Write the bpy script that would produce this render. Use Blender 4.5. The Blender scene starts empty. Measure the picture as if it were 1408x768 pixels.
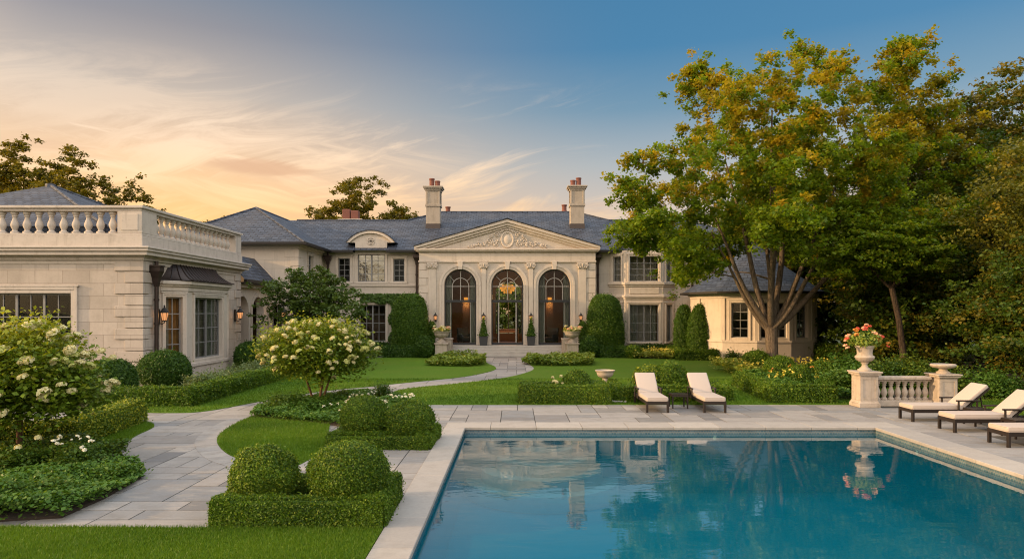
import bpy, bmesh, math, random
import numpy as np
from mathutils import Vector, Matrix

S = bpy.context.scene
COL = S.collection
R = math.radians
PI = math.pi

# ------------------------------------------------------------------ camera
FPX, CAMH, VX, VY = 939.0, 2.7, 708.0, 427.0
cam_d = bpy.data.cameras.new('camera')
cam = bpy.data.objects.new('camera', cam_d)
COL.objects.link(cam)
cam.location = (0, 0, CAMH)
cam.rotation_euler = (R(90), 0, 0)
cam_d.sensor_width = 36.0
cam_d.lens = FPX / 1408 * 36
cam_d.shift_x = -(VX - 704) / 1408
cam_d.shift_y = (VY - 384) / 1408
cam_d.clip_start = 0.1
cam_d.clip_end = 2000
S.camera = cam

# ------------------------------------------------------------------ view
S.view_settings.view_transform = 'Standard'
S.view_settings.look = 'None'
S.view_settings.exposure = 0.0
S.view_settings.gamma = 1.0
S.view_settings.use_curve_mapping = False

# ------------------------------------------------------------------ sun
SUN_EL = 13.5
SUN_DIR = Vector((-1.0, -0.17, 0)).normalized()          # towards the sun, low on the left
sv = Vector((SUN_DIR.x * math.cos(R(SUN_EL)), SUN_DIR.y * math.cos(R(SUN_EL)), math.sin(R(SUN_EL))))
sd = bpy.data.lights.new('sun', 'SUN')
sd.energy = 5.0
sd.angle = R(0.6)
sd.color = (1.0, 0.64, 0.32)
sun = bpy.data.objects.new('sun', sd)
COL.objects.link(sun)
sun.rotation_euler = sv.to_track_quat('Z', 'Y').to_euler()
sun.location = (-20, 0, 20)


# ------------------------------------------------------------------ node helper
class NT:
    def __init__(s, tree):
        s.t = tree
        tree.nodes.clear()

    def n(s, typ, **kw):
        nd = s.t.nodes.new(typ)
        for k, v in kw.items():
            setattr(nd, k, v)
        return nd

    def put(s, sock, v):
        if isinstance(v, bpy.types.NodeSocket):
            s.t.links.new(v, sock)
        elif v is not None:
            if sock.type == 'RGBA' and len(v) == 3:
                v = (*v, 1)
            sock.default_value = v

    def m(s, op, a, b=None, c=None, clamp=False):
        nd = s.n('ShaderNodeMath', operation=op)
        nd.use_clamp = clamp
        for i, v in enumerate((a, b, c)):
            if v is not None:
                s.put(nd.inputs[i], v)
        return nd.outputs[0]

    def vm(s, op, a, b=None, out=0):
        nd = s.n('ShaderNodeVectorMath', operation=op)
        s.put(nd.inputs[0], a)
        if b is not None:
            s.put(nd.inputs[1], b)
        return nd.outputs[out]

    def xyz(s, x, y, z):
        nd = s.n('ShaderNodeCombineXYZ')
        for i, v in enumerate((x, y, z)):
            s.put(nd.inputs[i], v)
        return nd.outputs[0]

    def sep(s, v):
        nd = s.n('ShaderNodeSeparateXYZ')
        s.put(nd.inputs[0], v)
        return nd.outputs

    def mix(s, f, a, b, blend='MIX'):
        nd = s.n('ShaderNodeMix', data_type='RGBA', blend_type=blend)
        s.put(nd.inputs[0], f)
        s.put(nd.inputs[6], a)
        s.put(nd.inputs[7], b)
        return nd.outputs[2]

    def ramp(s, f, stops, interp='LINEAR'):
        nd = s.n('ShaderNodeValToRGB')
        cr = nd.color_ramp
        cr.interpolation = interp
        while len(cr.elements) < len(stops):
            cr.elements.new(0.5)
        for e, (p, c) in zip(cr.elements, stops):
            e.position = p
            e.color = (*c, 1) if len(c) == 3 else c
        s.put(nd.inputs[0], f)
        return nd.outputs[0]

    def ss(s, x, a, b):                                   # smoothstep a..b -> 0..1
        nd = s.n('ShaderNodeMapRange', interpolation_type='SMOOTHSTEP')
        s.put(nd.inputs[0], x)
        nd.inputs[1].default_value = a
        nd.inputs[2].default_value = b
        return nd.outputs[0]

    def noise(s, vec, scale, detail=3, rough=0.5, dist=0.0, out=0):
        nd = s.n('ShaderNodeTexNoise')
        s.put(nd.inputs['Vector'], vec)
        nd.inputs['Scale'].default_value = scale
        nd.inputs['Detail'].default_value = detail
        nd.inputs['Roughness'].default_value = rough
        nd.inputs['Distortion'].default_value = dist
        return nd.outputs[out]

    def pos(s):
        return s.n('ShaderNodeNewGeometry').outputs['Position']

    def attr(s, name):
        return s.n('ShaderNodeAttribute', attribute_name=name).outputs['Fac']

    def bump(s, h, strength, dist=0.02):
        nd = s.n('ShaderNodeBump')
        nd.inputs['Strength'].default_value = strength
        nd.inputs['Distance'].default_value = dist
        s.put(nd.inputs['Height'], h)
        return nd.outputs[0]

    def bsdf(s, color, rough=0.6, metal=0.0, normal=None, spec=0.5, **kw):
        nd = s.n('ShaderNodeBsdfPrincipled')
        s.put(nd.inputs['Base Color'], color)
        s.put(nd.inputs['Roughness'], rough)
        s.put(nd.inputs['Metallic'], metal)
        s.put(nd.inputs['Specular IOR Level'], spec)
        if normal is not None:
            s.put(nd.inputs['Normal'], normal)
        for k, v in kw.items():
            s.put(nd.inputs[k], v)
        return nd.outputs[0]

    def out(s, sh):
        o = s.n('ShaderNodeOutputMaterial')
        s.t.links.new(sh, o.inputs[0])


# ------------------------------------------------------------------ world: sunset sky
W = bpy.data.worlds.new('World')
S.world = W
W.use_nodes = True
w = NT(W.node_tree)
d = w.vm('NORMALIZE', w.n('ShaderNodeTexCoord').outputs['Generated'])
dx, dy, dz = w.sep(d)
hor = w.m('MAXIMUM', w.m('SQRT', w.m('ADD', w.m('MULTIPLY', dx, dx), w.m('MULTIPLY', dy, dy))), 0.02)
el = w.m('DIVIDE', dz, hor)                                # tangent of elevation
az = w.m('ARCTAN2', dx, dy)                                # 0 towards the house, negative left
cool = w.ramp(el, [(0.0, (0.72, 0.46, 0.31)), (0.13, (0.68, 0.48, 0.35)), (0.21, (0.41, 0.41, 0.40)),
                   (0.29, (0.13, 0.25, 0.35)), (0.38, (0.02, 0.17, 0.34)), (1.0, (0.03, 0.15, 0.31))])
warm = w.ramp(el, [(0.0, (0.98, 0.43, 0.03)), (0.12, (1.0, 0.49, 0.08)), (0.20, (0.90, 0.54, 0.24)),
                   (0.29, (0.60, 0.46, 0.33)), (0.38, (0.30, 0.25, 0.23)), (0.45, (0.16, 0.19, 0.23)), (1.0, (0.10, 0.16, 0.26))])
azw = w.ss(az, 0.20, -0.52)
sky = w.mix(azw, cool, warm)
# thin streaked cirrus: one layer rising to the right, one falling
def streaks(tilt, su, sv_, seed, lo, hi, dist):
    warp = w.m('MULTIPLY', w.m('SUBTRACT', w.noise(w.xyz(w.m('MULTIPLY', az, 3.0), w.m('MULTIPLY', el, 7.0), seed + 4.0), 1.0, 3, 0.5), 0.5), 0.9)
    cv = w.m('ADD', w.m('ADD', w.m('MULTIPLY', el, sv_), w.m('MULTIPLY', az, tilt)), warp)
    cu = w.m('ADD', w.m('MULTIPLY', az, su), w.m('MULTIPLY', el, 1.5))
    n_ = w.noise(w.xyz(cu, cv, seed), 1.5, 10, 0.66, dist)
    b_ = w.noise(w.xyz(w.m('MULTIPLY', az, 1.6), w.m('MULTIPLY', el, 4.0), seed + 9.0), 1.5, 2, 0.5)
    return w.ss(w.m('ADD', n_, w.m('MULTIPLY', w.m('SUBTRACT', b_, 0.5), 0.7)), lo, hi), n_


fA, cn = streaks(-4.2, 2.2, 15.0, 2.3, 0.43, 0.72, 0.9)
fB, _n = streaks(2.0, 1.8, 17.0, 7.7, 0.50, 0.74, 0.7)
mA = w.m('MULTIPLY', w.m('MULTIPLY', w.ss(el, 0.02, 0.10), w.ss(el, 0.33, 0.22)), w.m('MULTIPLY', w.ss(az, 0.34, -0.02), w.ss(az, -0.75, -0.40)))
mB = w.m('MULTIPLY', w.m('MULTIPLY', w.ss(el, 0.06, 0.14), w.ss(el, 0.31, 0.22)), w.ss(az, 0.0, -0.30))
mC = w.m('MULTIPLY', w.m('MULTIPLY', w.ss(el, 0.16, 0.22), w.ss(el, 0.36, 0.28)), w.ss(az, 0.24, 0.05))
cf = w.m('MAXIMUM', w.m('MULTIPLY', fA, mA), w.m('MAXIMUM', w.m('MULTIPLY', fB, mB), w.m('MULTIPLY', fA, w.m('MULTIPLY', mC, 0.45))))
ccol = w.mix(w.ss(el, 0.08, 0.27), (1.22, 0.66, 0.19), (1.08, 0.79, 0.52))
sky = w.mix(w.m('MULTIPLY', cf, 0.95), sky, ccol)
# darker rose bars low over the roofs
dn = w.noise(w.xyz(w.m('MULTIPLY', az, 2.2), w.m('MULTIPLY', el, 21.0), 1.0), 1.3, 5, 0.5, 0.4)
df = w.m('MULTIPLY', w.ss(dn, 0.52, 0.70), w.m('MULTIPLY', w.ss(el, 0.06, 0.12), w.ss(el, 0.26, 0.16)))
sky = w.mix(w.m('MULTIPLY', df, 0.35), sky, (0.70, 0.38, 0.20))
# the one small dusky cloud
ea = w.m('DIVIDE', w.m('ADD', az, 0.353), 0.075)
ee = w.m('DIVIDE', w.m('SUBTRACT', w.m('ADD', el, w.m('MULTIPLY', w.m('SUBTRACT', cn, 0.5), 0.03)), 0.196), 0.0115)
er = w.m('ADD', w.m('MULTIPLY', ea, ea), w.m('MULTIPLY', ee, ee))
sky = w.mix(w.m('MULTIPLY', w.ss(er, 1.3, 0.1), 0.8), sky, (0.70, 0.36, 0.15))
# brightest band of afterglow just above the roofs on the left
ga = w.m('DIVIDE', w.m('ADD', az, 0.42), 0.30)
ge = w.m('DIVIDE', w.m('SUBTRACT', el, 0.10), 0.13)
gr = w.m('POWER', 2.718, w.m('MULTIPLY', w.m('ADD', w.m('MULTIPLY', ga, ga), w.m('MULTIPLY', ge, ge)), -1.0))
sky = w.mix(gr, sky, w.mix(1.0, sky, (0.22, 0.08, 0.0), 'ADD'))
sky = w.mix(1.0, sky, (0.92, 0.92, 0.92), 'MULTIPLY')
# unseen sky behind and overhead, brightened to light facade and garden; sun glow
back = w.ss(dy, 0.25, -0.55)
glow = w.ss(w.vm('DOT_PRODUCT', d, tuple(sv), out=1), 0.45, 1.0)
backc = w.ramp(el, [(0.0, (0.35, 0.29, 0.23)), (0.12, (0.9, 0.74, 0.58)), (0.30, (2.7, 2.28, 1.88)), (0.55, (3.1, 2.75, 2.4)), (0.85, (2.2, 2.1, 2.0)), (1.0, (1.8, 1.8, 1.8))])
sky = w.mix(back, sky, backc)
up = w.ss(dz, 0.42, 0.75)
sky = w.mix(w.m('MULTIPLY', up, 0.85), sky, (1.62, 1.64, 1.68))
sky = w.mix(w.m('MULTIPLY', glow, 0.75), sky, (3.2, 1.9, 0.8))
sky = w.mix(w.ss(dz, 0.0, -0.05), sky, (0.07, 0.07, 0.05))
bg = w.n('ShaderNodeBackground')
w.put(bg.inputs[0], sky)
bg.inputs[1].default_value = 0.92
nis = w.n('ShaderNodeTexSky', sky_type='NISHITA')
nis.sun_disc = False
nis.sun_elevation = R(SUN_EL)
nis.sun_rotation = math.atan2(sv.x, sv.y) % (2 * PI)
bg2 = w.n('ShaderNodeBackground')
w.put(bg2.inputs[0], nis.outputs[0])
bg2.inputs[1].default_value = 0.05
ad = w.n('ShaderNodeAddShader')
W.node_tree.links.new(bg.outputs[0], ad.inputs[0])
W.node_tree.links.new(bg2.outputs[0], ad.inputs[1])
wo = w.n('ShaderNodeOutputWorld')
W.node_tree.links.new(ad.outputs[0], wo.inputs[0])

S.cycles.filter_width = 1.1
S.cycles.max_bounces = 8
S.cycles.transparent_max_bounces = 12
S.cycles.caustics_reflective = False
S.cycles.caustics_refractive = False

# ------------------------------------------------------------------ materials
def mat(name):
    m = bpy.data.materials.new(name)
    m.use_nodes = True
    return m, NT(m.node_tree)


def face_uv(t):
    """metres along and up a sloping or upright face, from its own normal"""
    g = t.n('ShaderNodeNewGeometry')
    tan = t.vm('NORMALIZE', t.vm('CROSS_PRODUCT', (0, 0, 1), g.outputs['True Normal']))
    bi = t.vm('CROSS_PRODUCT', g.outputs['True Normal'], tan)
    u = t.vm('DOT_PRODUCT', g.outputs['Position'], tan, out=1)
    v = t.vm('DOT_PRODUCT', g.outputs['Position'], bi, out=1)
    return u, v, g.outputs['Position']


def brick(t, vec, c1, c2, mo, bw, rh, ms, off=0.5, smooth=0.2):
    b = t.n('ShaderNodeTexBrick')
    b.offset = off
    t.put(b.inputs['Vector'], vec)
    for k, v in (('Color1', c1), ('Color2', c2), ('Mortar', mo)):
        t.put(b.inputs[k], v)
    b.inputs['Scale'].default_value = 1
    b.inputs['Mortar Size'].default_value = ms
    b.inputs['Mortar Smooth'].default_value = smooth
    b.inputs['Brick Width'].default_value = bw
    b.inputs['Row Height'].default_value = rh
    return b.outputs[0], b.outputs[1]


def stone_mat(name, c1, c2, mo, bw, rh, ms=0.006, stain=0.25, bump=0.5):
    m, t = mat(name)
    u, v, p = face_uv(t)
    col, fac = brick(t, t.xyz(u, v, 0), c1, c2, mo, bw, rh, ms)
    n1 = t.noise(p, 1.1, 5, 0.6)
    n2 = t.noise(p, 14, 4, 0.6)
    streak = t.noise(t.xyz(t.m('MULTIPLY', u, 5.0), t.m('MULTIPLY', v, 0.5), 0), 1.0, 4, 0.6)
    col = t.mix(t.m('MULTIPLY', t.ss(n1, 0.42, 0.72), stain), col, (c1[0] * .66, c1[1] * .66, c1[2] * .64))
    col = t.mix(t.m('MULTIPLY', t.ss(streak, 0.5, 0.8), stain), col, (c1[0] * .6, c1[1] * .6, c1[2] * .58))
    col = t.mix(0.10, col, n2, 'OVERLAY')
    h = t.m('ADD', t.m('MULTIPLY', fac, -1.0), t.m('MULTIPLY', n2, 0.25))
    t.out(t.bsdf(col, 0.85, normal=t.bump(h, bump, 0.012), spec=0.25))
    return m


def plain_stone(name, c, stain=0.3, rough=0.85, sc=1.0):
    m, t = mat(name)
    p = t.pos()
    n1 = t.noise(p, 2.2 * sc, 6, 0.65)
    n2 = t.noise(p, 30 * sc, 4, 0.6)
    n3 = t.noise(p, 7 * sc, 5, 0.7)
    st = t.noise(t.vm('MULTIPLY', p, (5.0, 5.0, 0.45)), 1.0, 5, 0.65)
    col = t.mix(t.m('MULTIPLY', t.ss(n1, 0.45, 0.75), stain), c, (c[0] * .6, c[1] * .6, c[2] * .58))
    col = t.mix(t.m('MULTIPLY', t.ss(n3, 0.55, 0.75), stain * .8), col, (c[0] * .5, c[1] * .5, c[2] * .48))
    col = t.mix(t.m('MULTIPLY', t.ss(st, 0.5, 0.78), stain * 1.3), col, (c[0] * .52, c[1] * .5, c[2] * .47))
    t.out(t.bsdf(col, rough, normal=t.bump(t.m('ADD', n2, n3), 0.25, 0.01), spec=0.25))
    return m


M = {}
M['wall'] = stone_mat('limestone_ashlar', (0.48, 0.42, 0.365), (0.385, 0.335, 0.29), (0.24, 0.205, 0.175), 0.98, 0.46, 0.007, 0.55)
M['wall_fine'] = stone_mat('limestone_render', (0.54, 0.475, 0.405), (0.50, 0.44, 0.375), (0.37, 0.315, 0.26), 1.1, 0.5, 0.005, 0.30, 0.3)
M['trim'] = plain_stone('dressed_limestone', (0.49, 0.435, 0.38), 0.4)
M['trim_warm'] = plain_stone('warm_dressed_stone', (0.56, 0.49, 0.415), 0.3)
M['plinth'] = plain_stone('plinth_stone', (0.30, 0.265, 0.22), 0.4)
M['chimney'] = plain_stone('chimney_limestone', (0.36, 0.315, 0.26), 0.45)  # darker, greyer limestone used for the chimneys alone
M['urn'] = plain_stone('weathered_cast_stone', (0.42, 0.36, 0.30), 0.6, 0.9, 2.5)

m, t = mat('blue_slate')
u, v, p = face_uv(t)
jit = t.m('MULTIPLY', t.m('SUBTRACT', t.noise(t.xyz(u, v, 0), 2.3, 3), 0.5), 0.10)
col, fac = brick(t, t.xyz(t.m('ADD', u, jit), t.m('ADD', v, t.m('MULTIPLY', jit, 0.35)), 0), (0.062, 0.080, 0.115), (0.024, 0.034, 0.055), (0.010, 0.012, 0.018), 0.36, 0.25, 0.022, 0.5, 0.1)
col = t.mix(t.m('MULTIPLY', t.ss(t.noise(p, 0.8, 5, 0.6), 0.4, 0.7), 0.35), col, (0.085, 0.083, 0.088))
n2 = t.noise(p, 9, 4, 0.6)
col = t.mix(0.35, col, n2, 'OVERLAY')
saw = t.m('FRACT', t.m('DIVIDE', v, 0.25))
h = t.m('ADD', t.m('MULTIPLY', saw, -0.9), t.m('ADD', t.m('MULTIPLY', fac, -0.7), t.m('MULTIPLY', n2, 0.4)))
t.out(t.bsdf(col, 0.6, normal=t.bump(h, 0.8, 0.025), spec=0.3))
M['slate'] = m


def simple(name, c, rough=0.5, metal=0.0, spec=0.5, nscale=20, nmix=0.25, bump=0.1):
    m, t = mat(name)
    p = t.pos()
    n = t.noise(p, nscale, 4, 0.6)
    col = t.mix(t.m('MULTIPLY', t.ss(n, 0.35, 0.75), nmix), c, tuple(x * 0.5 for x in c))
    t.out(t.bsdf(col, rough, metal, t.bump(n, bump, 0.005), spec))
    return m


M['copper'] = simple('aged_copper', (0.050, 0.034, 0.028), 0.45, 0.55, nscale=6, nmix=0.5)
M['iron'] = simple('black_iron', (0.018, 0.016, 0.015), 0.45, 0.4)
M['sash'] = simple('grey_painted_sash', (0.20, 0.20, 0.20), 0.5)
M['bar'] = simple('pale_glazing_bar', (0.36, 0.34, 0.31), 0.5)
M['dark_sash'] = simple('dark_bronze_sash', (0.028, 0.030, 0.033), 0.4, 0.2)
M['bronze'] = simple('bronze_furniture', (0.030, 0.022, 0.018), 0.4, 0.4)
M['terracotta'] = simple('terracotta', (0.17, 0.062, 0.045), 0.8, nscale=8)
M['lead'] = simple('lead_flashing', (0.07, 0.055, 0.05), 0.6, 0.2)
M['planter'] = simple('charcoal_planter', (0.035, 0.036, 0.04), 0.55)
M['soil'] = simple('dark_mulch', (0.035, 0.024, 0.016), 0.95, nscale=40, nmix=0.8, bump=0.8)
M['bark'] = simple('grey_brown_bark', (0.115, 0.085, 0.058), 0.9, nscale=14, nmix=0.7, bump=0.7)
M['bark_warm'] = simple('warm_brown_bark', (0.15, 0.085, 0.05), 0.9, nscale=14, nmix=0.6, bump=0.6)
M['bark_dark'] = simple('dark_bark', (0.07, 0.05, 0.036), 0.9, nscale=12, nmix=0.6, bump=0.6)
for nm_, c_ in (('bark', (0.165, 0.130, 0.098)), ('bark_warm', (0.15, 0.085, 0.05)), ('bark_dark', (0.075, 0.055, 0.04))):
    m, t = mat('ridged_' + nm_)
    p = t.pos()
    r1 = t.noise(t.vm('MULTIPLY', p, (1, 1, .16)), 26, 5, 0.65, 0.6)
    r2 = t.noise(p, 3.0, 4, 0.6)
    col = t.mix(t.ss(r1, 0.35, 0.62), tuple(x * .38 for x in c_), c_)
    col = t.mix(t.m('MULTIPLY', t.ss(r2, .45, .7), .4), col, (c_[0] * 1.25, c_[1] * 1.3, c_[2] * 1.2))
    t.out(t.bsdf(col, 0.95, normal=t.bump(t.m('ADD', r1, t.m('MULTIPLY', r2, .6)), 1.0, 0.05), spec=.15))
    M[nm_] = m
M['fabric'] = simple('oatmeal_canvas', (0.43, 0.37, 0.325), 0.95, nscale=160, nmix=0.12, bump=0.25)
M['interior'] = simple('brown_panelling', (0.105, 0.056, 0.030), 0.5, nscale=3, nmix=0.3)
M['interior_dark'] = simple('dim_room', (0.035, 0.029, 0.025), 0.8, nscale=2, nmix=0.3)
M['floor_wood'] = simple('polished_wood_floor', (0.20, 0.11, 0.06), 0.3, nscale=4)
M['curtain'] = simple('pale_drape', (0.30, 0.30, 0.25), 0.9, nscale=10)
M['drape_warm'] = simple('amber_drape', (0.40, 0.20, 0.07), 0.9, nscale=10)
M['chair_dark'] = simple('charcoal_upholstery', (0.025, 0.024, 0.026), 0.8)
M['white_pot'] = simple('white_ceramic', (0.6, 0.58, 0.54), 0.4)

m, t = mat('window_glass')
fr = t.n('ShaderNodeFresnel')
fr.inputs[0].default_value = 1.5
gl = t.n('ShaderNodeBsdfGlossy')
gl.inputs['Roughness'].default_value = 0.02
gl.inputs['Color'].default_value = (0.9, 0.92, 0.95, 1)
pn = t.noise(t.pos(), 1.6, 2, 0.5)
t.put(gl.inputs['Normal'], t.bump(pn, 0.06, 0.05))
tr = t.n('ShaderNodeBsdfTransparent')
tr.inputs[0].default_value = (0.84, 0.86, 0.85, 1)
mx = t.n('ShaderNodeMixShader')
t.put(mx.inputs[0], t.m('MULTIPLY', fr.outputs[0], 0.42, clamp=True))
t.t.links.new(tr.outputs[0], mx.inputs[1])
t.t.links.new(gl.outputs[0], mx.inputs[2])
t.out(mx.outputs[0])
M['glass'] = m

m, t = mat('sunset_mirror_glass')                                  # reflection boosted on the one upper pane that shows the sunset
gl = t.n('ShaderNodeBsdfGlossy')
gl.inputs['Roughness'].default_value = 0.03
gl.inputs['Color'].default_value = (0.55, 0.5, 0.42, 1)
t.put(gl.inputs['Normal'], t.bump(t.noise(t.pos(), 1.5, 3, 0.5), 0.35, 0.08))
df_ = t.n('ShaderNodeBsdfDiffuse')
df_.inputs[0].default_value = (0.03, 0.03, 0.03, 1)
mx = t.n('ShaderNodeMixShader')
mx.inputs[0].default_value = 0.75
t.t.links.new(df_.outputs[0], mx.inputs[1])
t.t.links.new(gl.outputs[0], mx.inputs[2])
t.out(mx.outputs[0])
M['mirror_glass'] = m


def emit(name, c, s):
    m, t = mat(name)
    e = t.n('ShaderNodeEmission')
    e.inputs[0].default_value = (*c, 1)
    e.inputs[1].default_value = s
    t.out(e.outputs[0])
    return m


M['lamp'] = emit('lit_lantern_glass', (1.0, 0.42, 0.16), 0.9)
M['lamp_core'] = emit('lamp_flame', (1.0, 0.62, 0.28), 4.0)
M['crystal'] = emit('lit_crystal', (1.0, 0.36, 0.05), 1.15)
M['pool_lamp'] = emit('lit_pool_lamp', (1.0, 0.80, 0.5), 0.9)


def leaf_mat(name, c1, c2, c3=None, trans=0.28, rough=0.5, spec=0.25):
    m, t = mat(name)
    r = t.attr('rnd')
    col = t.mix(r, c1, c2)
    if c3:
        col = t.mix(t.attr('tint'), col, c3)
    b = t.bsdf(col, rough, spec=spec)
    tl = t.n('ShaderNodeBsdfTranslucent')
    t.put(tl.inputs[0], t.mix(1.0, col, (1.5, 1.35, 0.5), 'MULTIPLY'))
    mx = t.n('ShaderNodeMixShader')
    mx.inputs[0].default_value = trans
    t.t.links.new(b, mx.inputs[1])
    t.t.links.new(tl.outputs[0], mx.inputs[2])
    t.out(mx.outputs[0])
    return m


M['box'] = leaf_mat('boxwood_leaf', (0.018, 0.054, 0.004), (0.125, 0.225, 0.013), (0.22, 0.28, 0.025))
M['box_dark'] = leaf_mat('dark_clipped_leaf', (0.015, 0.05, 0.005), (0.056, 0.125, 0.013), (0.09, 0.16, 0.02))
M['yew'] = leaf_mat('topiary_leaf', (0.028, 0.075, 0.007), (0.085, 0.165, 0.016), (0.12, 0.19, 0.02))
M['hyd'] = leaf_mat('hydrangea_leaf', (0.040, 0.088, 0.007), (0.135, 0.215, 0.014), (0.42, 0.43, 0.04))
M['cover'] = leaf_mat('ground_cover_leaf', (0.028, 0.085, 0.009), (0.095, 0.195, 0.026), (0.16, 0.25, 0.05))
M['shrub'] = leaf_mat('shrub_leaf', (0.016, 0.048, 0.006), (0.07, 0.14, 0.015), (0.15, 0.2, 0.02))
M['pale'] = leaf_mat('pale_shrub_leaf', (0.07, 0.12, 0.035), (0.17, 0.23, 0.09), (0.26, 0.30, 0.14))
M['lime'] = leaf_mat('lime_perennial_leaf', (0.09, 0.16, 0.02), (0.23, 0.3, 0.04), (0.38, 0.38, 0.08))
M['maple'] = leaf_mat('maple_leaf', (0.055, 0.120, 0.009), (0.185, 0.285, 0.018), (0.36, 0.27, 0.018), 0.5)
M['tree'] = leaf_mat('ornamental_tree_leaf', (0.028, 0.062, 0.012), (0.09, 0.15, 0.026), (0.13, 0.18, 0.03))
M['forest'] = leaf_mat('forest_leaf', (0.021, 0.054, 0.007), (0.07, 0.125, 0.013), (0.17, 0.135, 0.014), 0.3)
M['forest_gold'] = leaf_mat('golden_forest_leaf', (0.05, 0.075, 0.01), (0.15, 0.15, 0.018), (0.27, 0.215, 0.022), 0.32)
M['far'] = leaf_mat('far_tree_leaf', (0.055, 0.062, 0.008), (0.16, 0.145, 0.015), (0.25, 0.19, 0.02), 0.4)
M['ivy'] = leaf_mat('ivy_leaf', (0.03, 0.07, 0.01), (0.09, 0.165, 0.025))
M['petal_cream'] = leaf_mat('cream_petal', (0.52, 0.49, 0.24), (0.74, 0.70, 0.44), None, 0.2)
M['petal_lime'] = leaf_mat('lime_petal', (0.42, 0.46, 0.14), (0.62, 0.62, 0.26), None, 0.2)
M['petal_white'] = leaf_mat('white_petal', (0.65, 0.64, 0.55), (0.8, 0.8, 0.72), None, 0.2)
M['petal_yellow'] = leaf_mat('yellow_petal', (0.50, 0.42, 0.05), (0.66, 0.58, 0.12), None, 0.2)
M['petal_orange'] = leaf_mat('orange_petal', (0.62, 0.20, 0.04), (0.75, 0.38, 0.10), None, 0.2)
M['petal_red'] = leaf_mat('red_petal', (0.50, 0.05, 0.03), (0.65, 0.14, 0.08), None, 0.2)
M['petal_pink'] = leaf_mat('peach_petal', (0.70, 0.36, 0.22), (0.80, 0.52, 0.36), None, 0.2)
M['blade'] = leaf_mat('grass_blade', (0.032, 0.090, 0.005), (0.103, 0.192, 0.010), None, 0.25)

m, t = mat('lawn_turf')
p = t.pos()
n1 = t.noise(p, 0.55, 4, 0.6)
n2 = t.noise(p, 9, 5, 0.7)
n3 = t.noise(t.vm('MULTIPLY', p, (60, 25, 60)), 1.0, 3, 0.7)
col = t.mix(t.ss(n3, 0.3, 0.7), (0.045, 0.112, 0.006), (0.116, 0.208, 0.010))
col = t.mix(t.m('MULTIPLY', t.ss(n2, 0.4, 0.7), 0.45), col, (0.058, 0.132, 0.006))
col = t.mix(t.m('MULTIPLY', t.ss(n1, 0.4, 0.7), 0.35), col, (0.115, 0.155, 0.016))
t.out(t.bsdf(col, 0.9, normal=t.bump(t.m('ADD', n3, n2), 0.9, 0.03), spec=0.15))
M['lawn'] = m

m, t = mat('ground_earth')
n1 = t.noise(t.pos(), 0.3, 5, 0.6)
t.out(t.bsdf(t.mix(n1, (0.03, 0.05, 0.012), (0.06, 0.075, 0.02)), 0.95))
M['ground'] = m


def paver(name, ramp, stain):
    m, t = mat(name)
    p = t.pos()
    a = t.attr('rnd')
    col = t.ramp(a, ramp, 'LINEAR')
    n1 = t.noise(p, 2.6, 6, 0.65)
    n2 = t.noise(p, 26, 5, 0.65)
    n3 = t.noise(t.vm('ADD', t.vm('MULTIPLY', p, (1.0, 3.0, 1.0)), t.xyz(t.m('MULTIPLY', a, 37.0), 0, 0)), 1.7, 5, 0.7, 0.6)
    col = t.mix(t.m('MULTIPLY', t.ss(n1, 0.42, 0.7), stain), col, (0.17, 0.155, 0.135))
    col = t.mix(t.m('MULTIPLY', t.ss(n3, 0.5, 0.75), stain), col, (0.40, 0.36, 0.31))
    col = t.mix(0.16, col, n2, 'OVERLAY')
    t.out(t.bsdf(col, t.m('ADD', 0.55, t.m('MULTIPLY', n1, 0.4)), normal=t.bump(t.m('ADD', n2, n1), 0.25, 0.012), spec=0.3))
    return m


M['paver'] = paver('bluestone_flag', [(0, (0.130, 0.132, 0.137)), (0.18, (0.235, 0.226, 0.218)), (0.45, (0.285, 0.272, 0.258)),
                                      (0.62, (0.185, 0.192, 0.200)), (0.8, (0.33, 0.312, 0.292)), (1, (0.175, 0.170, 0.163))], 0.42)
M['coping'] = paver('limestone_coping', [(0, (0.33, 0.305, 0.275)), (0.5, (0.385, 0.36, 0.325)), (1, (0.29, 0.275, 0.258))], 0.22)
M['grout'] = simple('sand_grout', (0.060, 0.055, 0.046), 0.95, nscale=30)
M['tarmac'] = M['grout']

m, t = mat('mosaic_tile')
u, v, p = face_uv(t)
col, fac = brick(t, t.xyz(u, v, 0), (0.06, 0.13, 0.17), (0.13, 0.20, 0.23), (0.20, 0.22, 0.22), 0.06, 0.05, 0.006, 0.5)
big_, bf = brick(t, t.xyz(u, v, 0), (0.5, 0.5, 0.5), (0.9, 0.9, 0.9), (0.3, 0.3, 0.3), 0.18, 0.4, 0.0, 0.0)
col = t.mix(0.5, col, big_, 'MULTIPLY')
t.out(t.bsdf(col, 0.25, normal=t.bump(fac, -0.4, 0.004)))
M['tile'] = m

m, t = mat('pool_plaster')
n1 = t.noise(t.pos(), 0.5, 4, 0.6)
t.out(t.bsdf(t.mix(n1, (0.006, 0.36, 0.54), (0.012, 0.45, 0.64)), 0.7))
M['plaster'] = m
M['pool_step'] = simple('pale_pool_step', (0.55, 0.78, 0.82), 0.7, nscale=2)

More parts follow.
